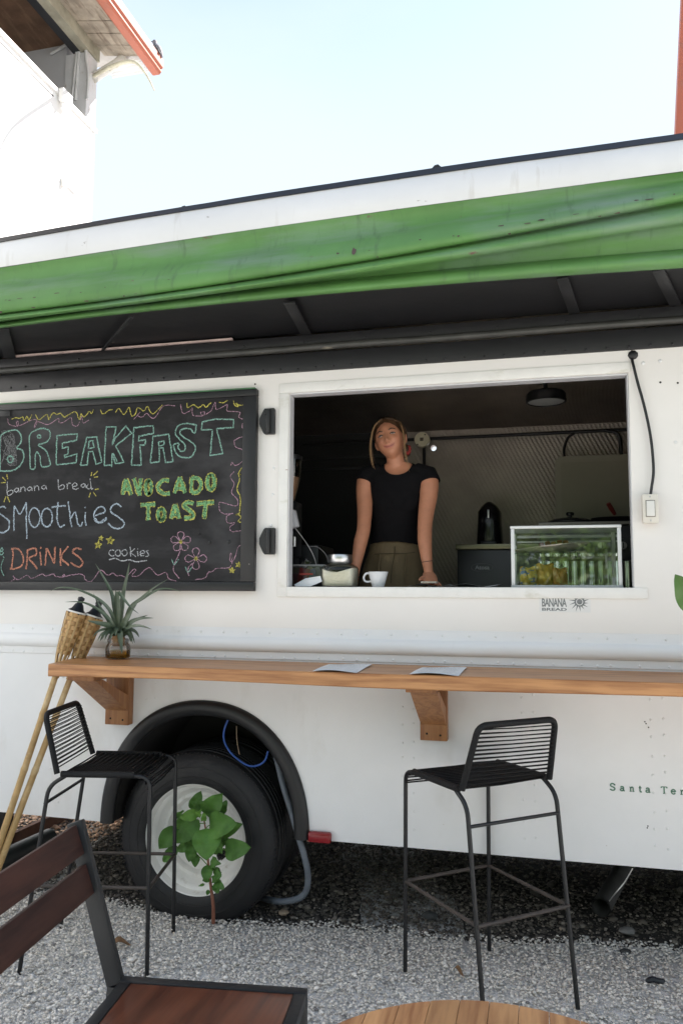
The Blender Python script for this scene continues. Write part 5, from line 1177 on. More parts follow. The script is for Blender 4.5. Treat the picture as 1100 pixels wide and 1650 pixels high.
ms.transform(iv); smooth_all(ms); finish('shirt', ms, M_SHIRT, pers)
# trousers
tr_ = G(); wz = RT_RINGS
loft(tr_, [(c, a+.012, b+.014, e) for c, a, b, e in [RT_RINGS[0], RT_RINGS[1], RT_RINGS[2], RT_RINGS[3]]]+[(at(635.5, 873, .60), 37.0/303.+.010, .094, 2.3)], 36)
for s in (-1, 1):
    hx = RT_RINGS[0][0]+V((s*.085, .0, .05)); tr_.tube([hx, hx+V((s*.01, .01, -.30)), V((hx.x+s*.02, hx.y+.03, .90))], [.098, .092, .075], 20)
mt = remesh(tr_, .006, 3, .5); mt.transform(iv); smooth_all(mt); tro = finish('trousers', mt, M_TROUSER, pers)
g = G()
yf = lambda x, y: at(x, y, .62).y
def ontrouser(x, y): 
    # front surface at this picture point
    f = (y-877)/100; return at(x, y, .600-.106-.02*f)
g.tube([ontrouser(636+.2*0, 880), ontrouser(635, 895), ontrouser(631, 915), ontrouser(629, 940)], .0022, 6)
g.tube([ontrouser(603, 893), ontrouser(620, 892), ontrouser(650, 892), ontrouser(668, 890)], .0018, 6)
part('seam', g, mat('seam_thread', (.06, .045, .022), .9), pers, 80, kind='stuff')
for px0 in (612, 655):
    g = G(); g.tube([ontrouser(px0, 893), ontrouser(px0-2, 915), ontrouser(px0-4, 942)], [.004, .006, .003], 8); part('pleat', g, M_TROUSER, pers, 80)
for s in (-1, 1):
    hx = RT_RINGS[0][0]+V((s*.105, .03, 0)); g = G(); g.ball((hx.x, hx.y-.04, .865), .05, 14, 8, (.9, 2.3, .85)); part('shoe', g, M_BLACKPL, pers, 60)
w0 = at(687.5, 905, .335); g = G(); g.tube([w0+V((.0285*math.cos(a), .027*math.sin(a), .004*math.cos(a))) for a in np.linspace(0, 2*math.pi, 25)[:-1]], .0018, 6, closed=True); part('bracelet', g, M_BLACKPL, pers, 80)

# ================================================================== THINGS INSIDE THE WINDOW
CT = 1.572
# espresso cup
c = gz(609, 946, CT); c = at(609, 945, .10); c.z = CT
cup = thing('espresso_cup', 'small white handled cup on the window counter in front of the woman', 'cup', c)
M_PORC = mat('white_porcelain', (.70, .71, .72), .18, 0, .03, 9.)
g = G(); g.lathe([(0, .002), (.024, .002), (.026, 0), (.029, .004), (.037, .032), (.047, .070), (.0485, .074), (.046, .073), (.036, .034), (.024, .010), (0, .009)], c, (0, 0, 1), 36); part('bowl', g, M_PORC, cup, 50)
hc = c+V((-.042, 0, .044)); g = G(); g.tube(spline([hc+V((.004, 0, .020)), hc+V((-.016, 0, .022)), hc+V((-.028, 0, .006)), hc+V((-.024, 0, -.012)), hc+V((-.010, 0, -.018)), hc+V((.010, 0, -.014))], 5), .0052, 8); part('handle', g, M_PORC, cup, 60)
# sugar jar
a, b = at(519, 905, .12), at(572, 946, .12); jc = V(((a.x+b.x)/2, .15, CT)); jw = (b.x-a.x)/2
sj = thing('sugar_jar', 'square glass jar of white sugar with a shiny metal lid, beside the cup', 'jar', jc)
def sq(hw, z, e=5.): return [(jc.x+hw*math.copysign(abs(math.cos(t))**(2/e), math.cos(t)), jc.y+hw*math.copysign(abs(math.sin(t))**(2/e), math.sin(t)), z) for t in np.linspace(0, 2*math.pi, 41)]
g = G(); g.grid([sq(.001, CT+.002), sq(jw*.85, CT+.002), sq(jw*.97, CT+.008), sq(jw, CT+.025), sq(jw, CT+.088), sq(jw*.95, CT+.100), sq(jw*.80, CT+.112, 3.), sq(jw*.66, CT+.118, 2.), sq(jw*.66, CT+.126, 2.)]); part('body', g, glass('clear_jar', (.98, .985, .98), .8), sj, 60)
def sg(f, z0):
    return [(x, y, z0+.022*abs((x-jc.x)/jw+.1)**1.2) for x, y, z in sq(jw*f, 0)]
g = G(); g.grid([sq(.001, CT+.005), sq(jw*.9, CT+.006), sq(jw*.94, CT+.02), sg(.94, CT+.070), sg(.6, CT+.066), sg(.001, CT+.064)]); part('sugar', g, mat('sugar', (.86, .82, .68), .85, 0, .1, 80., .5, 220.), sj, 60)
g = G(); g.lathe([(jw*.70, .120), (jw*.72, .122), (jw*.72, .156), (jw*.69, .160), (0, .160)], jc*1.0-V((0, 0, jc.z-CT)), (0, 0, 1), 40); part('lid', g, M_CHROME, sj, 40)
# plastic tub with packets
a, b = at(470, 911, .17), at(523, 946, .17)
tub = thing('plastic_tub', 'clear plastic tub of red and blue packets at the left end of the window counter', 'tub', (a.x+.08, .22, CT))
M_TUB = glass('tub_plastic', (.62, .62, .62), 1.6, .12)
g = G(); x0, x1, y0, y1, h = a.x, b.x+.01, .15, .33, a.z-CT
for p, q in (((x0, y0), (x1, y0)), ((x1, y0), (x1, y1)), ((x1, y1), (x0, y1)), ((x0, y1), (x0, y0))):
    g.grid([[(p[0]*.97+.03*(x0+x1)/2, p[1], CT+.002), (q[0]*.97+.03*(x0+x1)/2, q[1], CT+.002)], [(p[0], p[1], CT+h), (q[0], q[1], CT+h)]])
part('tub_wall', g, M_TUB, tub, 0)
g = G(); g.tube([(x0, y0, CT+h), (x1, y0, CT+h), (x1, y1, CT+h), (x0, y1, CT+h)], .004, 6, closed=True); part('tub_rim', g, mat('clear_rim', (.25, .25, .25), .3), tub, 30)
for k, (px, py, w, hh, col, rot) in enumerate(((489, 929, .055, .085, (.33, .035, .03), .2), (503, 930, .050, .080, (.09, .11, .22), -.25), (497, 922, .045, .06, (.30, .26, .16), .5), (512, 925, .04, .07, (.24, .24, .25), -.4), (481, 933, .04, .06, (.16, .03, .03), .1))):
    c_ = at(px, py, .19+.02*k); g = G(); R = Matrix.Rotation(rot, 3, 'Y')
    g.box((c_.x-w/2, c_.y-.006, c_.z-hh/2), (c_.x+w/2, c_.y+.006, c_.z+hh/2), .004, R); part('packet', g, mat('packet_%s' % ('red', 'blue', 'tan', 'silver', 'maroon')[k], col, .35, 0, .25, 60.), tub, 30)
c_ = at(493, 907, .2); g = G(); g.box((c_.x-.02, .18, c_.z-.03), (c_.x+.018, .21, c_.z+.02), .004, Matrix.Rotation(.6, 3, 'Y')); part('film_wrap', g, M_TUB, tub, 30)
g = G(); a, b = at(483, 925, .1485), at(504, 925, .1485); g.box((a.x, .1475, a.z-.004), (b.x, .1488, a.z+.004)); part('red_print', g, mat('red_print', (.42, .05, .04), .5), tub, 0)
for pts, lab in ((((472, 943, .08), (492, 932, .07), (516, 928, .065), (519, 937, .06), (500, 945, .05), (476, 946.5, .05)), 'crumpled white printed wrapper at the left end of the window counter'),):
    P = [at(x, y, Y) for x, y, Y in pts]
    for p in P: p.z = max(p.z, CT+.003)
    g = G(); g.grid([[P[0], P[1], P[2]], [(P[0]+P[5])/2+V((0, 0, .006)), (P[1]+P[4])/2+V((0, 0, .012)), (P[2]+P[3])/2], [P[5], P[4], P[3]]]); solo('wrapper', g, M_PAPER, lab, 'wrapper', smooth=0)
# coffee grinder, half hidden by the left jamb
gc = at(468, 850, .40)
gr = thing('coffee_grinder', 'black coffee grinder with a clear hopper of beans at the left edge of the window', 'coffee grinder', (gc.x, .40, CT))
zt, zb = at(470, 742, .4).z, at(470, 808, .4).z
xr = at(485, 760, .4).x
g = G(); g.lathe([(.036, zb-CT), (.066, zb-CT+.12), (.072, zt-CT)], (xr-.072, .40, CT), (0, 0, 1), 28); part('hopper', g, glass('smoked_plastic', (.80, .77, .74), 2.2, .10), gr, 60)
g = G(); g.lathe([(.0, .0), (.034, 0), (.052, .07), (.060, .125), (.03, .135), (.0, .14)], (xr-.072, .40, zb+.004), (0, 0, 1), 24); part('coffee_beans', g, mat('roasted_beans', (.42, .27, .17), .5, 0, .5, 60., .8, 90.), gr, 60)
g = G(); g.lathe([(.076, 0), (.076, .022), (.06, .028), (0, .028)], (xr-.072, .40, zt), (0, 0, 1), 28); part('hopper_lid', g, M_BLACKPL, gr, 40)
g = G(); g.box((xr-.15, .34, CT+.16), (xr-.02, .50, zb), .012); g.box((xr-.17, .30, CT), (xr-.0, .52, CT+.07), .012); g.box((xr-.13, .38, CT+.06), (xr-.035, .50, CT+.2), .01); part('body', g, M_BLACKPL, gr, 30)
g = G(); q = at(473, 865, .30); g.tube([(q.x, .31, q.z), (q.x+.0, .31, q.z-.05)], .012, 12); part('spout', g, M_STEEL, gr, 60)
q = at(472, 837, .22)
ad_ = thing('power_adapter', 'white plug-in power adapter with a thin white lead at the left edge of the window', 'adapter', q)
g = G(); g.box((q.x-.03, .20, q.z-.045), (q.x+.022, .245, q.z+.045), .006, Matrix.Rotation(-.25, 3, 'Y')); part('body', g, mat('adapter_white', (.52, .52, .54), .4), ad_, 30)
g = G(); g.tube(spline([at(475, 850, .22), at(487, 866, .22), at(498, 882, .2), (at(506, 898, .19)), at(510, 912, .19)], 6), .0022, 6); part('lead', g, mat('lead_white', (.42, .41, .40), .5), ad_, 60)
g = G(); g.tube(spline([at(497, 881, .26), at(510, 881, .26), at(521, 889, .25), at(527, 898, .25), at(528, 906, .25)], 5), .0022, 6); solo('charging_cable', g, mat('lead_grey', (.20, .19, .19), .5), 'thin grey cable arching behind the plastic tub and the sugar jar', 'cable')
q0, q1 = at(462, 878, .55), at(512, 905, .55)
em = thing('espresso_machine', 'dark espresso machine low at the left edge of the window, behind the plastic tub', 'espresso machine', (q0.x-.05, .7, CT))
g = G(); g.box((q0.x-.3, .56, CT-.03), (q1.x, .9, q0.z), .01); part('body', g, M_BLACKPL, em, 30)
g = G(); q = at(467, 884, .55); g.lathe([(.0, -.012), (.014, -.010), (.016, 0)], (q.x, .556, q.z), (0, 1, 0), 16); part('knob', g, M_STEEL, em, 40)
g = G(); q = at(468, 897, .55); g.box((q.x-.03, .551, q.z-.004), (q.x+.025, .5585, q.z+.004), .001); part('trim', g, M_STEEL, em, 0)
# papers and phone under her hand
for corners, lab in ((((655, 944), (665, 939.5), (712, 940), (722, 944.6)), 'white sheet of paper lying on the window counter under the woman\'s right hand'), (((716, 944.5), (726, 940), (790, 941), (806, 945)), 'white sheet of paper lying on the window counter left of the glass display case')):
    P = [at(corners[0][0], 945, .07), at(corners[1][0], 942, .30), at(corners[2][0], 942, .30), at(corners[3][0], 945, .07)]
    g = G(); g.grid([[V((P[0].x+(P[3].x-P[0].x)*u, .07+.23*v, CT+.004+.014*math.sin(u*4.2+v)**2*(1-v*.4))) for u in np.linspace(0, 1, 12)] for v in np.linspace(0, 1, 7)])
    solo('paper_sheet', g, M_PAPER, lab, 'paper', 'papers on the window counter')
q = at(692, 942, .14); g = G(); g.box((q.x-.038, .10, CT+.020), (q.x+.036, .19, CT+.029), .003); 
ph_ = solo('mobile_phone', g, mat('phone_cream', (.52, .46, .36), .3), 'pale phone lying on the papers in front of the woman\'s hand', 'phone', smooth=30)
# display case
a, b = at(822, 848, .06), at(1004, 946, .06); dx0, dx1, dz1 = a.x, b.x-.004, a.z; dy0, dy1 = .055, .37
dc = thing('display_case', 'white-framed glass display case of cakes at the right end of the window counter', 'display case', ((dx0+dx1)/2, .2, CT))
M_ALU = mat('white_aluminium', (.66, .67, .66), .35, 0, .05, 9.)
for x in (dx0, dx1-.016):
    for y in (dy0, dy1-.016): g = G(); g.box((x, y, CT+.012), (x+.016, y+.016, dz1-.013), .002); part('post', g, M_ALU, dc, 30)
g = G(); g.box((dx0-.002, dy0-.002, dz1-.0125), (dx1+.002, dy1+.002, dz1), .002); part('top', g, M_ALU, dc, 30)
g = G(); g.box((dx0-.002, dy0-.002, CT), (dx1+.002, dy1+.002, CT+.0115), .002); part('base', g, mat('case_base', (.45, .47, .47), .4), dc, 30)
M_PANE = glass('case_glass', (.88, .94, .91), 2.4, .015)
M_PANE2 = glass('case_side_glass', (.90, .95, .92), 1.5, .015)
g = G(); g.grid([[(dx0+.016, dy0+.006, CT+.012), (dx1-.016, dy0+.006, CT+.012)], [(dx0+.016, dy0+.006, dz1-.013), (dx1-.016, dy0+.006, dz1-.013)]]); part('front_pane', g, M_PANE, dc, 0)
for x in (dx0+.007, dx1-.008): g = G(); g.grid([[(x, dy0+.016, CT+.012), (x, dy1-.016, CT+.012)], [(x, dy0+.016, dz1-.013), (x, dy1-.016, dz1-.013)]]); part('side_pane', g, M_PANE2, dc, 0)
for x0, x1, y in ((dx0+.016, (dx0+dx1)/2+.02, dy1-.008), ((dx0+dx1)/2-.02, dx1-.016, dy1-.013)): g = G(); g.grid([[(x0, y, CT+.012), (x1, y, CT+.012)], [(x0, y, dz1-.013), (x1, y, dz1-.013)]]); part('sliding_pane', g, M_PANE2, dc, 0)
g = G(); q = at(976, 900, dy1-.02); g.box((q.x-.005, dy1-.022, q.z-.05), (q.x+.005, dy1-.016, q.z+.045), .002); part('pull_handle', g, M_ALU, dc, 30)
zs = at(900, 893, .2).z
g = G(); g.box((dx0+.009, dy0+.018, zs-.004), (dx1-.010, dy1-.02, zs), .001); part('shelf', g, glass('shelf_glass', (.70, .88, .80), 2.5, .02), dc, 0)
g = G(); g.beam((dx0+.02, dy1-.012, dz1-.030), (dx1-.02, dy1-.012, dz1-.030), .008, .012); g.beam((dx0+.02, dy1-.012, dz1-.055), (dx1-.02, dy1-.012, dz1-.055), .008, .008); part('track', g, M_ALU, dc, 0)
pc = V(((dx0*.62+dx1*.38), .19, zs+.022)); RP = Matrix.Rotation(-.10, 3, 'Y')
pl2 = thing('cake_plate', 'wide pale plate tilted on the shelf of the display case, holding brown cake', 'plate', pc)
g = G(); g.lathe([(.0, .0), (.10, .0), (.150, .014), (.165, .022), (.164, .025), (.148, .018), (.10, .004), (0, .004)], (0, 0, 0), (0, 0, 1), 40); g.v = [tuple(pc+RP @ V((v[0]*1.05, v[1]*.82, v[2]-.010))) for v in g.v]; part('dish', g, mat('plate_stoneware', (.36, .32, .27), .35, 0, .1, 20.), pl2, 50)
for k in range(5):
    g = G(); x = -.055+k*.027; g.box((x, -.045, .0), (x+.024, .05, .034+.004*(k % 2)), .006); g.v = [tuple(pc+RP @ V(v)) for v in g.v]; part('cake_slice', g, mat('banana_cake', (.22, .095, .03), .8, 0, .4, 50., .6, 120.), pl2, 40)
def bag(cx, cy, w, h, d, m, lab, nm='snack_bag'):
    g = G(); rows = []
    for j in range(9):
        v = j/8; rows.append([(cx+w*(u-.5), cy-d*math.sin(math.pi*min(max(v*1.05, 0), 1))**.7*math.sin(math.pi*u)**.6+.004*math.sin(u*19+v*7), CT+.013+h*v+.004*math.sin(u*9)) for u in np.linspace(0, 1, 11)])
    g.grid(rows); rows = [[(x, 2*cy-y, z) for x, y, z in r] for r in rows]; g.grid(rows); solo(nm, g, m, lab, 'snack bag', 'snack bags in the display case')
M_BAGY = mat('yellow_bag', (.52, .33, .04), .28, 0, .3, 30., .5, 40.); M_BAGB = mat('blue_yellow_bag', (.50, .36, .05), .28, 0, .2, 30., .5, 40., [((.06, .13, .28), 26., .52, .58, (1, 1, 3))])
xb = at(850, 920, .2).x
bag(xb, .22, .075, .085, .03, M_BAGB, 'yellow and blue snack bag at the left end of the display case'); bag(xb+.078, .24, .08, .10, .03, M_BAGY, 'plain yellow snack bag in the middle of the display case'); bag(xb+.145, .21, .065, .080, .026, mat('amber_bag', (.40, .20, .03), .28, 0, .3, 30., .5, 40.), 'amber snack bag, right-hand one in the display case')
# undercounter fridge, pod machine, cooker
a, b = at(736, 886, 1.0), at(826, 886, 1.0)
fg = thing('undercounter_fridge', 'black fridge cabinet with a small oval badge and steel top, below the coffee pod machine', 'fridge', ((a.x+b.x)/2+.1, 1.3, .82))
x0, x1 = a.x, b.x+.30
g = G(); g.box((x0, 1.0, .82), (x1, 1.7, a.z), .006); part('cabinet', g, M_BLACKPL, fg, 30)
zt_ = at(780, 876.5, .99).z
g = G(); g.box((x0-.008, .985, a.z+.001), (x1+.005, 1.72, zt_), .003); part('worktop', g, mat('steel_top', (.20, .185, .12), .35, .8, .1, 8.), fg, 30)
q = at(776, 914.5, .995); g = G(); nE = 40; r1, r2 = (.062, .023), (.059, .0205)
g.add([(q.x+r[0]*math.copysign(abs(math.cos(t))**.8, math.cos(t)), .9965, q.z+r[1]*math.copysign(abs(math.sin(t))**.8, math.sin(t))) for r in (r1, r2) for t in np.linspace(0, 2*math.pi, nE+1)[:-1]], [(i, (i+1) % nE, nE+(i+1) % nE, nE+i) for i in range(nE)])
bd = part('badge', g, mat('badge_grey', (.13, .13, .14), .4), fg, 0)
fit_text('Atosa', V((q.x-.040, .996, q.z-.011)), .082, .024, .012, 'lettering', fg, mat('badge_silver', (.42, .42, .43), .4))
q = at(788, 872, 1.35); zb_ = zt_+.002; zt2 = at(788, 808, 1.35).z; w = at(808, 840, 1.35).x-at(768, 840, 1.35).x
cm = thing('coffee_pod_machine', 'black rounded coffee pod machine standing on the fridge', 'coffee machine', (q.x, 1.4, zb_))
g = G(); H_ = zt2-zb_
loft(g, [((q.x, 1.42, zb_), w*.52, .14, 3.), ((q.x, 1.42, zb_+H_*.05), w*.54, .145, 3.), ((q.x, 1.42, zb_+H_*.5), w*.49, .13, 3.), ((q.x, 1.42, zb_+H_*.78), w*.47, .125, 3.), ((q.x, 1.42, zb_+H_*.90), w*.33, .11, 2.5), ((q.x, 1.42, zb_+H_*.97), w*.20, .08, 2.2), ((q.x, 1.42, zb_+H_), w*.12, .06, 2.2)], 32); part('housing', g, mat('gloss_black', (.008, .008, .009), .18), cm, 50)
g = G(); qq = at(786, 826, 1.28); g.box((qq.x-.006, 1.275, qq.z-.035), (qq.x+.006, 1.293, qq.z+.02), .004); part('lever', g, M_CHROME, cm, 30)
g = G(); g.box((q.x-w*.3, 1.22, zb_), (q.x+w*.3, 1.29, zb_+.03), .006); part('drip_tray', g, M_BLACKPL, cm, 30)
y0 = .95; a, b = at(858, 842, y0), at(1013, 842, y0)
ck = thing('gas_cooker', 'gas cooker with raised cream lid, knob panel and steel front behind the display case', 'cooker', (b.x, 1.3, .82))
x0, x1 = at(905, 900, y0).x-.12, 1.05; zt3 = a.z; zk0, zk1 = at(1000, 903, y0).z, at(1000, 868, y0).z
g = G(); g.box((x0, y0+.01, .82), (x1, 1.6, zt3-.02), .004); part('body', g, M_BLACKPL, ck, 30)
g = G(); g.box((x0, y0-.012, zk0), (x1, y0+.0095, zk1), .004); part('knob_panel', g, M_BLACKPL, ck, 30)
g = G(); n_ = 40; xs = np.linspace(x0, x1, 150); g.grid([[(x, y0-.004-.0028*math.sin((x-x0)*2*math.pi/.046), z) for x in xs] for z in (.90, zk0-.003)]); part('steel_front', g, mat('polished_steel', (.58, .58, .57), .13, 1., .05, 9.), ck, 60)
g = G(); g.box((x0-.005, y0-.015, zt3-.02), (x1, 1.6, zt3), .004); part('hob_top', g, mat('hob_steel', (.16, .15, .13), .4, .6, .1, 9.), ck, 30)
for k, px in enumerate((880, 920, 969, 1003)):
    q = at(px, 879, y0-.02); g = G(); g.lathe([(.021, 0), (.021, -.006), (.018, -.008), (.018, -.024), (0, -.025)], (q.x, y0-.0125, q.z), (0, 1, 0), 20); kn_ = part('knob', g, mat('knob_steel', (.40, .39, .37), .35, .8), ck, 40)
    g = G(); g.box((q.x-.003, y0-.0405, q.z-.016), (q.x+.003, y0-.0378, q.z+.016)); part('knob_mark', g, M_BLACKPL, kn_, 0)
a, b = at(893, 736, 1.62), at(1060, 832, 1.62)
g = G(); r_ = .05; zc = a.z-r_; pl3 = [(a.x+r_-r_*math.cos(t), zc+r_*math.sin(t)) for t in np.linspace(0, math.pi/2, 8)]
g.prism([(a.x, 1.62, zt3-.01)]+[(x, 1.62, z) for x, z in pl3]+[(b.x+.3, 1.62, a.z), (b.x+.3, 1.62, zt3-.01)], (0, .025, 0)); part('lid', g, M_CREAM, ck, 30)
g = G(); g.prism([(a.x+.035, 1.6185, zt3), (a.x+.035, 1.6185, a.z-.04), (b.x+.25, 1.6185, a.z-.04), (b.x+.25, 1.6185, zt3)], (0, .0012, 0)); part('lid_panel', g, mat('cream_enamel_inner', (.27, .245, .18), .35, 0, .08, 4.), ck, 0)
q = at(918, 835, 1.25); q.z = zt3
pot = thing('lidded_pan', 'wide dark pan with a domed lid and round knob on the left of the cooker', 'pan', q)
g = G(); g.lathe([(.10, .0), (.128, .004), (.132, .018), (.138, .020), (.138, .024), (.12, .026)], q, (0, 0, 1), 36); part('pan_body', g, M_BLACKPL, pot, 40)
g = G(); g.lathe([(.136, .024), (.133, .029), (.10, .042), (.05, .050), (0, .052)], q, (0, 0, 1), 36); lid = part('lid', g, mat('dark_glass_lid', (.03, .03, .032), .12), pot, 50)
g = G(); g.lathe([(.010, .05), (.010, .062), (.022, .066), (.024, .078), (.018, .084), (0, .085)], q, (0, 0, 1), 20); part('knob', g, M_BLACKPL, lid, 40)
q = at(990, 836, 1.25); q.z = zt3
fp = thing('frying_pan', 'black frying pan with an upright red-tipped handle on the right of the cooker', 'frying pan', q)
g = G(); g.lathe([(0, .002), (.105, .002), (.135, .040), (.138, .042), (.135, .043), (.106, .010), (0, .008)], q, (0, 0, 1), 36); part('pan_body', g, M_BLACKPL, fp, 40)
h0, h1 = at(990, 829, 1.25), at(979, 811, 1.22); g = G(); g.tube([h0, h0.lerp(h1, .5), h1], [.010, .014, .013], 10); part('handle', g, mat('red_handle', (.16, .022, .016), .4), fp, 60)

# ================================================================== WHITE BUILDING WITH A BALCONY
YC = 5.0; XW = at(148, 350, YC).x
M_STUCCO = mat('white_stucco', (.80, .79, .77), .8, 0, .06, 3., .1, 40.)
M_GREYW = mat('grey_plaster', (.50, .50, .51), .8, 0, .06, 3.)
bl = thing('balcony_building', 'white building with an upper balcony and a terracotta gutter behind the truck at upper left', 'building', (XW-3, 1.5, 0))
ZR_ = 7.49; ZS = atX(140, 75, XW).z+.02
g = G(); g.box((XW-.18, -4, 0), (XW, YC, ZR_)); g.box((XW-6, YC-.2, 0), (XW-.181, YC, ZR_)); part('wall', g, M_STUCCO, bl, 0)
g = G(); g.box((XW-.26, -4, ZR_+.001), (XW+.03, YC+.02, ZR_+.055), .006); part('coping', g, M_STUCCO, bl, 30)
g = G(); g.box((XW+.0005, -3.9, ZR_-.075), (XW+.006, YC-.9, ZR_-.066)); part('dark_joint', g, M_BLACK, bl, 0)
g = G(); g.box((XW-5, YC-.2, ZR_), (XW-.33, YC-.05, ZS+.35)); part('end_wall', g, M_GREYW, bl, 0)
g = G(); g.box((XW-.325, YC-.22, ZR_), (XW-.002, YC, ZS-.06)); part('corner_post', g, mat('pale_post', (.62, .62, .62), .7, 0, .1, 9., 0, 1, [((.25, .17, .09), 14., .64, .72, (1, 1, .4))]), bl, 0)
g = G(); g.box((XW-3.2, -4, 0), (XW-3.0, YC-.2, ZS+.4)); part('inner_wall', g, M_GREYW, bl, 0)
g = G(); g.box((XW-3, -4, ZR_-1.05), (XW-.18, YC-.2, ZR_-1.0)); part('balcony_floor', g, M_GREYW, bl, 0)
g = G(); g.box((XW-.22, -4, ZS-.055), (XW-.11, YC-.02, ZS+.16), .003); part('lintel', g, mat('dark_beam', (.020, .022, .026), .6), bl, 0)
g = G(); g.box((XW-.108, -4, ZS-.05), (XW+.02, YC+.02, ZS+.16), .003); part('beam', g, mat('weathered_beam', (.36, .34, .26), .7, 0, .4, 5., .2, 30.), bl, 0)
OV = .57; rise = -.10
M_SOFF1 = mat('woven_ceiling', (.20, .115, .07), .8, 0, .4, 5., .4, 50., [((.33, .21, .13), 9., .5, .75, (1, .2, 1))]); M_SOFF2 = mat('weathered_soffit', (.40, .34, .27), .85, 0, .4, 6., .3, 40., [((.15, .11, .08), 12., .55, .7, (1., .12, 1))])
g = G(); g.box((XW-3, -4, ZS+.11), (XW-.222, YC-.05, ZS+.13)); part('balcony_ceiling', g, M_SOFF1, bl, 0)
nb = 26
for i in range(nb):                              # soffit boards run out to the gutter
    y1 = YC+.12-i*.22; g = G(); dz = random.uniform(-.006, .006)
    g.add([V((XW+.021, y1-.212, ZS+.12+dz)), V((XW+OV, y1-.212, ZS+.02+dz)), V((XW+OV, y1, ZS+.02+dz)), V((XW+.021, y1, ZS+.12+dz))]+[V((XW+.021, y1-.212, ZS+.14+dz)), V((XW+OV, y1-.212, ZS+.04+dz)), V((XW+OV, y1, ZS+.04+dz)), V((XW+.021, y1, ZS+.14+dz))], [(0, 1, 2, 3), (7, 6, 5, 4), (0, 4, 5, 1), (1, 5, 6, 2), (2, 6, 7, 3), (3, 7, 4, 0)]); part('soffit_board', g, M_SOFF2, bl, 0)
gA = atX(256, 112, XW+OV+.06)
M_TERRA = mat('terracotta_gutter', (.40, .105, .055), .45, 0, .15, 3., .05, 20., [((.30, .12, .08), 5., .55, .8, (1, .3, 1))])
prof = [(.0, .16), (.0, .0), (.02, -.012), (.11, -.012), (.135, .02), (.135, .06), (.16, .075), (.16, .19), (.15, .20)]
YG = 5.42; g = G(); g.grid([[(XW+OV+x, y, ZS-.045+z) for y in (-4, YG)] for x, z in prof])
g.add([(XW+OV+x, YG, ZS-.045+z) for x, z in prof], [tuple(range(len(prof)))]); part('gutter', g, M_TERRA, bl, 20)
g = G(); g.box((XW-6.2, -4, ZS+.165), (XW+OV+.02, YG-.05, ZS+.20)); part('roof', g, mat('metal_roof', (.4, .38, .36), .5, .4), bl, 0)
g = G(); ys = np.linspace(YC+.13, YG-.03, 20); xs2 = np.linspace(XW-.0, XW+OV-.02, 40); g.grid([[(x, ys[0]+(ys[-1]-ys[0])*v, ZS-.02+.012*math.sin(v*26)) for v in np.linspace(0, 1, 40)] for x in xs2[::13]]); part('corrugated_sheet', g, mat('white_corrugated', (.7, .7, .7), .5), bl, 60)
o0 = V((XW+OV-.04, YC+.18, ZS-.04))
pipe = [at(206, 70, o0.y), at(203, 88, o0.y), at(188, 103, YC+.1), at(168, 115, YC+.02), at(152, 126, YC-.1)]
g = G(); g.tube(spline(pipe, 6), .06, 14); part('downpipe', g, mat('white_pvc', (.72, .71, .66), .45, 0, .1, 8., 0, 1, [((.42, .36, .22), 9., .55, .75, (1, 1, 1))]), bl, 60)
pipe = [at(152, 122, YC-.2), at(178, 108, YC-.5), at(205, 99, YC-.7), at(222, 103, YC-.75), at(237, 122, YC-.75), at(249, 146, YC-.75)]
g = G(); g.tube(spline(pipe, 6), [.024]*12+[.022-.0008*i for i in range(19)], 10); part('dry_stem', g, mat('dry_palm_stem', (.58, .55, .42), .7, 0, .3, 14.), bl, 60)
for pts in (((82, 87), (108, 72), (118, 70), (124, 82), (121, 120), (117, 158)), ((128, 78), (125, 120), (122, 162)), ((140, 60), (139, 90), (143, 120), (141, 160))):
    g = G(); g.tube(spline([at(x, y, YC-.23) for x, y in pts], 5), .020, 8); part('wall_conduit', g, mat('painted_conduit', (.62, .62, .61), .5), bl, 60)
w_ = atX(104, 294, XW+.03); g = G(); g.box((XW+.001, w_.y-.03, w_.z-.05), (XW+.05, w_.y+.03, w_.z+.05), .008); g.beam((XW+.03, w_.y, w_.z+.04), (XW+.05, w_.y+.30, w_.z+.05), .022, .022); part('wall_bracket', g, M_PLASTICW, bl, 30)
w_ = atX(102, 162, XW+.03); g = G(); g.box((XW+.032, w_.y-.10, w_.z-.06), (XW+.10, w_.y+.10, w_.z+.10), .01); g.beam((XW+.06, w_.y-.05, w_.z-.14), (XW+.06, w_.y-.05, w_.z-.05), .03, .03, (1, 0, 0)); part('junction_cover', g, M_STUCCO, bl, 30)
# pigeon on the gutter
pgp = V((XW+OV+.10, YG-.10, ZS+.158))
pg_ = thing('pigeon', 'small grey pigeon perched on the terracotta gutter', 'bird', pgp)
g = G(); g.tube(spline([pgp+V(p) for p in ((.075, .03, -.03), (.055, .02, .02), (.03, .0, .06), (.008, -.01, .105), (-.008, -.015, .145), (-.014, -.02, .175), (-.022, -.02, .205))], 3), [.010, .018, .026, .034, .042, .048, .052, .054, .052, .047, .040, .034, .029, .028, .031, .032, .028, .018, .006], 12); part('body', g, mat('pigeon_feather', (.22, .21, .23), .7, 0, .5, 20.), pg_, 80)
g = G(); g.tube([pgp+V((-.03, -.022, .186)), pgp+V((-.068, -.03, .176))], [.008, .002], 8); part('beak', g, M_DARK, pg_, 60)
g = G(); g.beam(pgp+V((.085, -.03, -.02)), pgp+V((.012, -.045, .11)), .012, .05, (0, -1, 0), .004); part('wing', g, mat('pigeon_wing', (.06, .06, .065), .7, 0, .4, 20.), pg_, 30)
for dy in (-.015, .02): g = G(); g.tube([pgp+V((-.0, dy, .06)), pgp+V((0, dy, -.005))], .006, 6); part('leg', g, M_RED, pg_, 60)
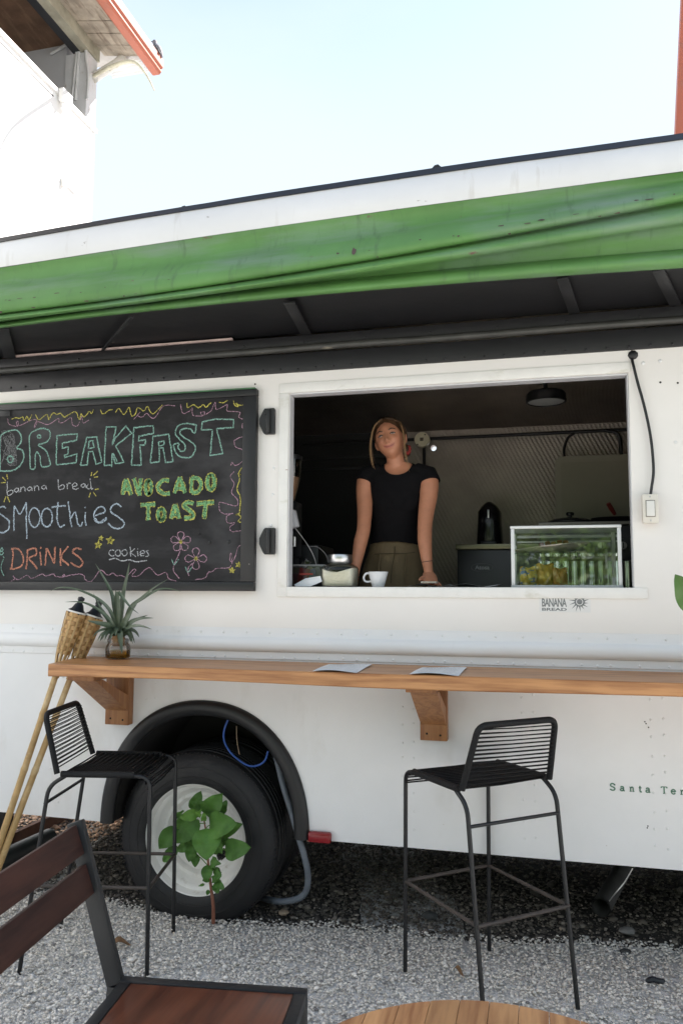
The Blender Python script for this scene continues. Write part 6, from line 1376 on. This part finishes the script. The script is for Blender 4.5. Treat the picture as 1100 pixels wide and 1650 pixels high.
# terracotta-cornered building on the right
rb = thing('terracotta_building', 'building with a terracotta corner board, a sliver of it showing at the right edge', 'building', (4, 8, 0))
p0, p1 = at(1086, 219, 6.2), at(1096, 0, 6.2)
g = G(); d = (p1-p0).normalized(); g.beam(p0-d*7+V((.06, 0, 0)), p1+d*4+V((.06, 0, 0)), .12, .14, (0, -1, 0), .01); part('corner_board', g, M_TERRA, rb, 30)
g = G(); g.box((p0.x+1.25, 6.31, 0), (p0.x+5, 12, 13.5)); part('wall', g, mat('pink_wall', (.55, .36, .30), .8, 0, .1, 3.), rb, 0)
g = G(); g.box((p0.x+1.3, 6.0, 13.62), (p0.x+5.3, 12.3, 13.8)); part('roof', g, M_TERRA, rb, 0)

# ================================================================== TREES BEHIND THE VIEWER (their sunlit leaves show in the glass)
M_CROWN = mat('tree_leaves', (.10, .17, .025), .5, 0, .35, 1.5, spec=.4)
M_BARK = mat('tree_bark', (.16, .12, .085), .9, 0, .4, 8., .5, 30.)
def tree(x, y, h, r, seed, lab):
    rng = np.random.default_rng(seed); t = thing('broadleaf_tree', lab, 'tree', (x, y, 0), group='trees behind the viewer')
    g = G(); tp = [V((x, y, 0)), V((x+.1, y, h*.25)), V((x-.1, y+.1, h*.5)), V((x, y, h*.8))]; g.tube(spline(tp, 4), [.22-.014*i for i in range(13)], 10)
    cl = []
    for k in range(9):
        a = rng.uniform(0, 6.28); q = V((x+math.cos(a)*r*rng.uniform(.3, .8), y+math.sin(a)*r*rng.uniform(.3, .8), h*rng.uniform(.4, .95))); g.tube(spline([V((x, y, h*rng.uniform(.2, .5))), (V((x, y, h*.5))+q)/2, q], 3), [.09-.011*i for i in range(7)], 7); cl.append((q, r*rng.uniform(.35, .6)))
    part('trunk', g, M_BARK, t, 60)
    n = 6500; ci = rng.integers(0, len(cl), n); d = rng.normal(size=(n, 3)); d /= np.linalg.norm(d, axis=1)[:, None]
    c = np.array([cl[i][0][:] for i in ci])+d*(np.array([cl[i][1] for i in ci])*rng.uniform(.35, 1, n)**.6)[:, None]
    u = rng.normal(size=(n, 3)); u /= np.linalg.norm(u, axis=1)[:, None]; w = np.cross(u, rng.normal(size=(n, 3))); w /= np.linalg.norm(w, axis=1)[:, None]
    s = rng.uniform(.10, .2, n)[:, None]; vs = np.stack([c-u*s, c+w*s*.45, c+u*s, c-w*s*.45], 1).reshape(-1, 3)
    g = G(); g.v = [tuple(v) for v in vs]; g.f = [(4*i, 4*i+1, 4*i+2, 4*i+3) for i in range(n)]; part('crown', g, M_CROWN, t, 0)
tree(-4.5, -17.5, 7.0, 3.0, 1, 'leafy green tree behind the viewer, on the left'); tree(.5, -18.5, 6.0, 2.8, 2, 'leafy green tree straight behind the viewer, the lowest of the three'); tree(5.5, -17.0, 7.5, 3.2, 3, 'leafy green tree behind the viewer, on the right, the tallest of the three')

hg = thing('hedge', 'bright green hedge behind the viewer, below the trees', 'hedge', (0, -12.5, 0))
rng = np.random.default_rng(9); n = 9000; c = np.stack([rng.uniform(-9, 9, n), rng.normal(-12.5, .45, n), rng.uniform(0, 2.4, n)], 1)
u = rng.normal(size=(n, 3)); u /= np.linalg.norm(u, axis=1)[:, None]; w = np.cross(u, rng.normal(size=(n, 3))); w /= np.linalg.norm(w, axis=1)[:, None]
sz = rng.uniform(.08, .17, n)[:, None]; vs = np.stack([c-u*sz, c+w*sz*.45, c+u*sz, c-w*sz*.45], 1).reshape(-1, 3)
g = G(); g.v = [tuple(v) for v in vs]; g.f = [(4*i, 4*i+1, 4*i+2, 4*i+3) for i in range(n)]; part('foliage', g, mat('hedge_leaves', (.11, .165, .045), .5, 0, .3, 1.5), hg, 0, kind='stuff')
g = G(); 
for x in np.arange(-8.5, 9, 1.0): g.tube([(x, -12.5, 0), (x+.1, -12.45, 1.9)], [.04, .015], 6)
part('stems', g, M_BARK, hg, 60, kind='stuff')
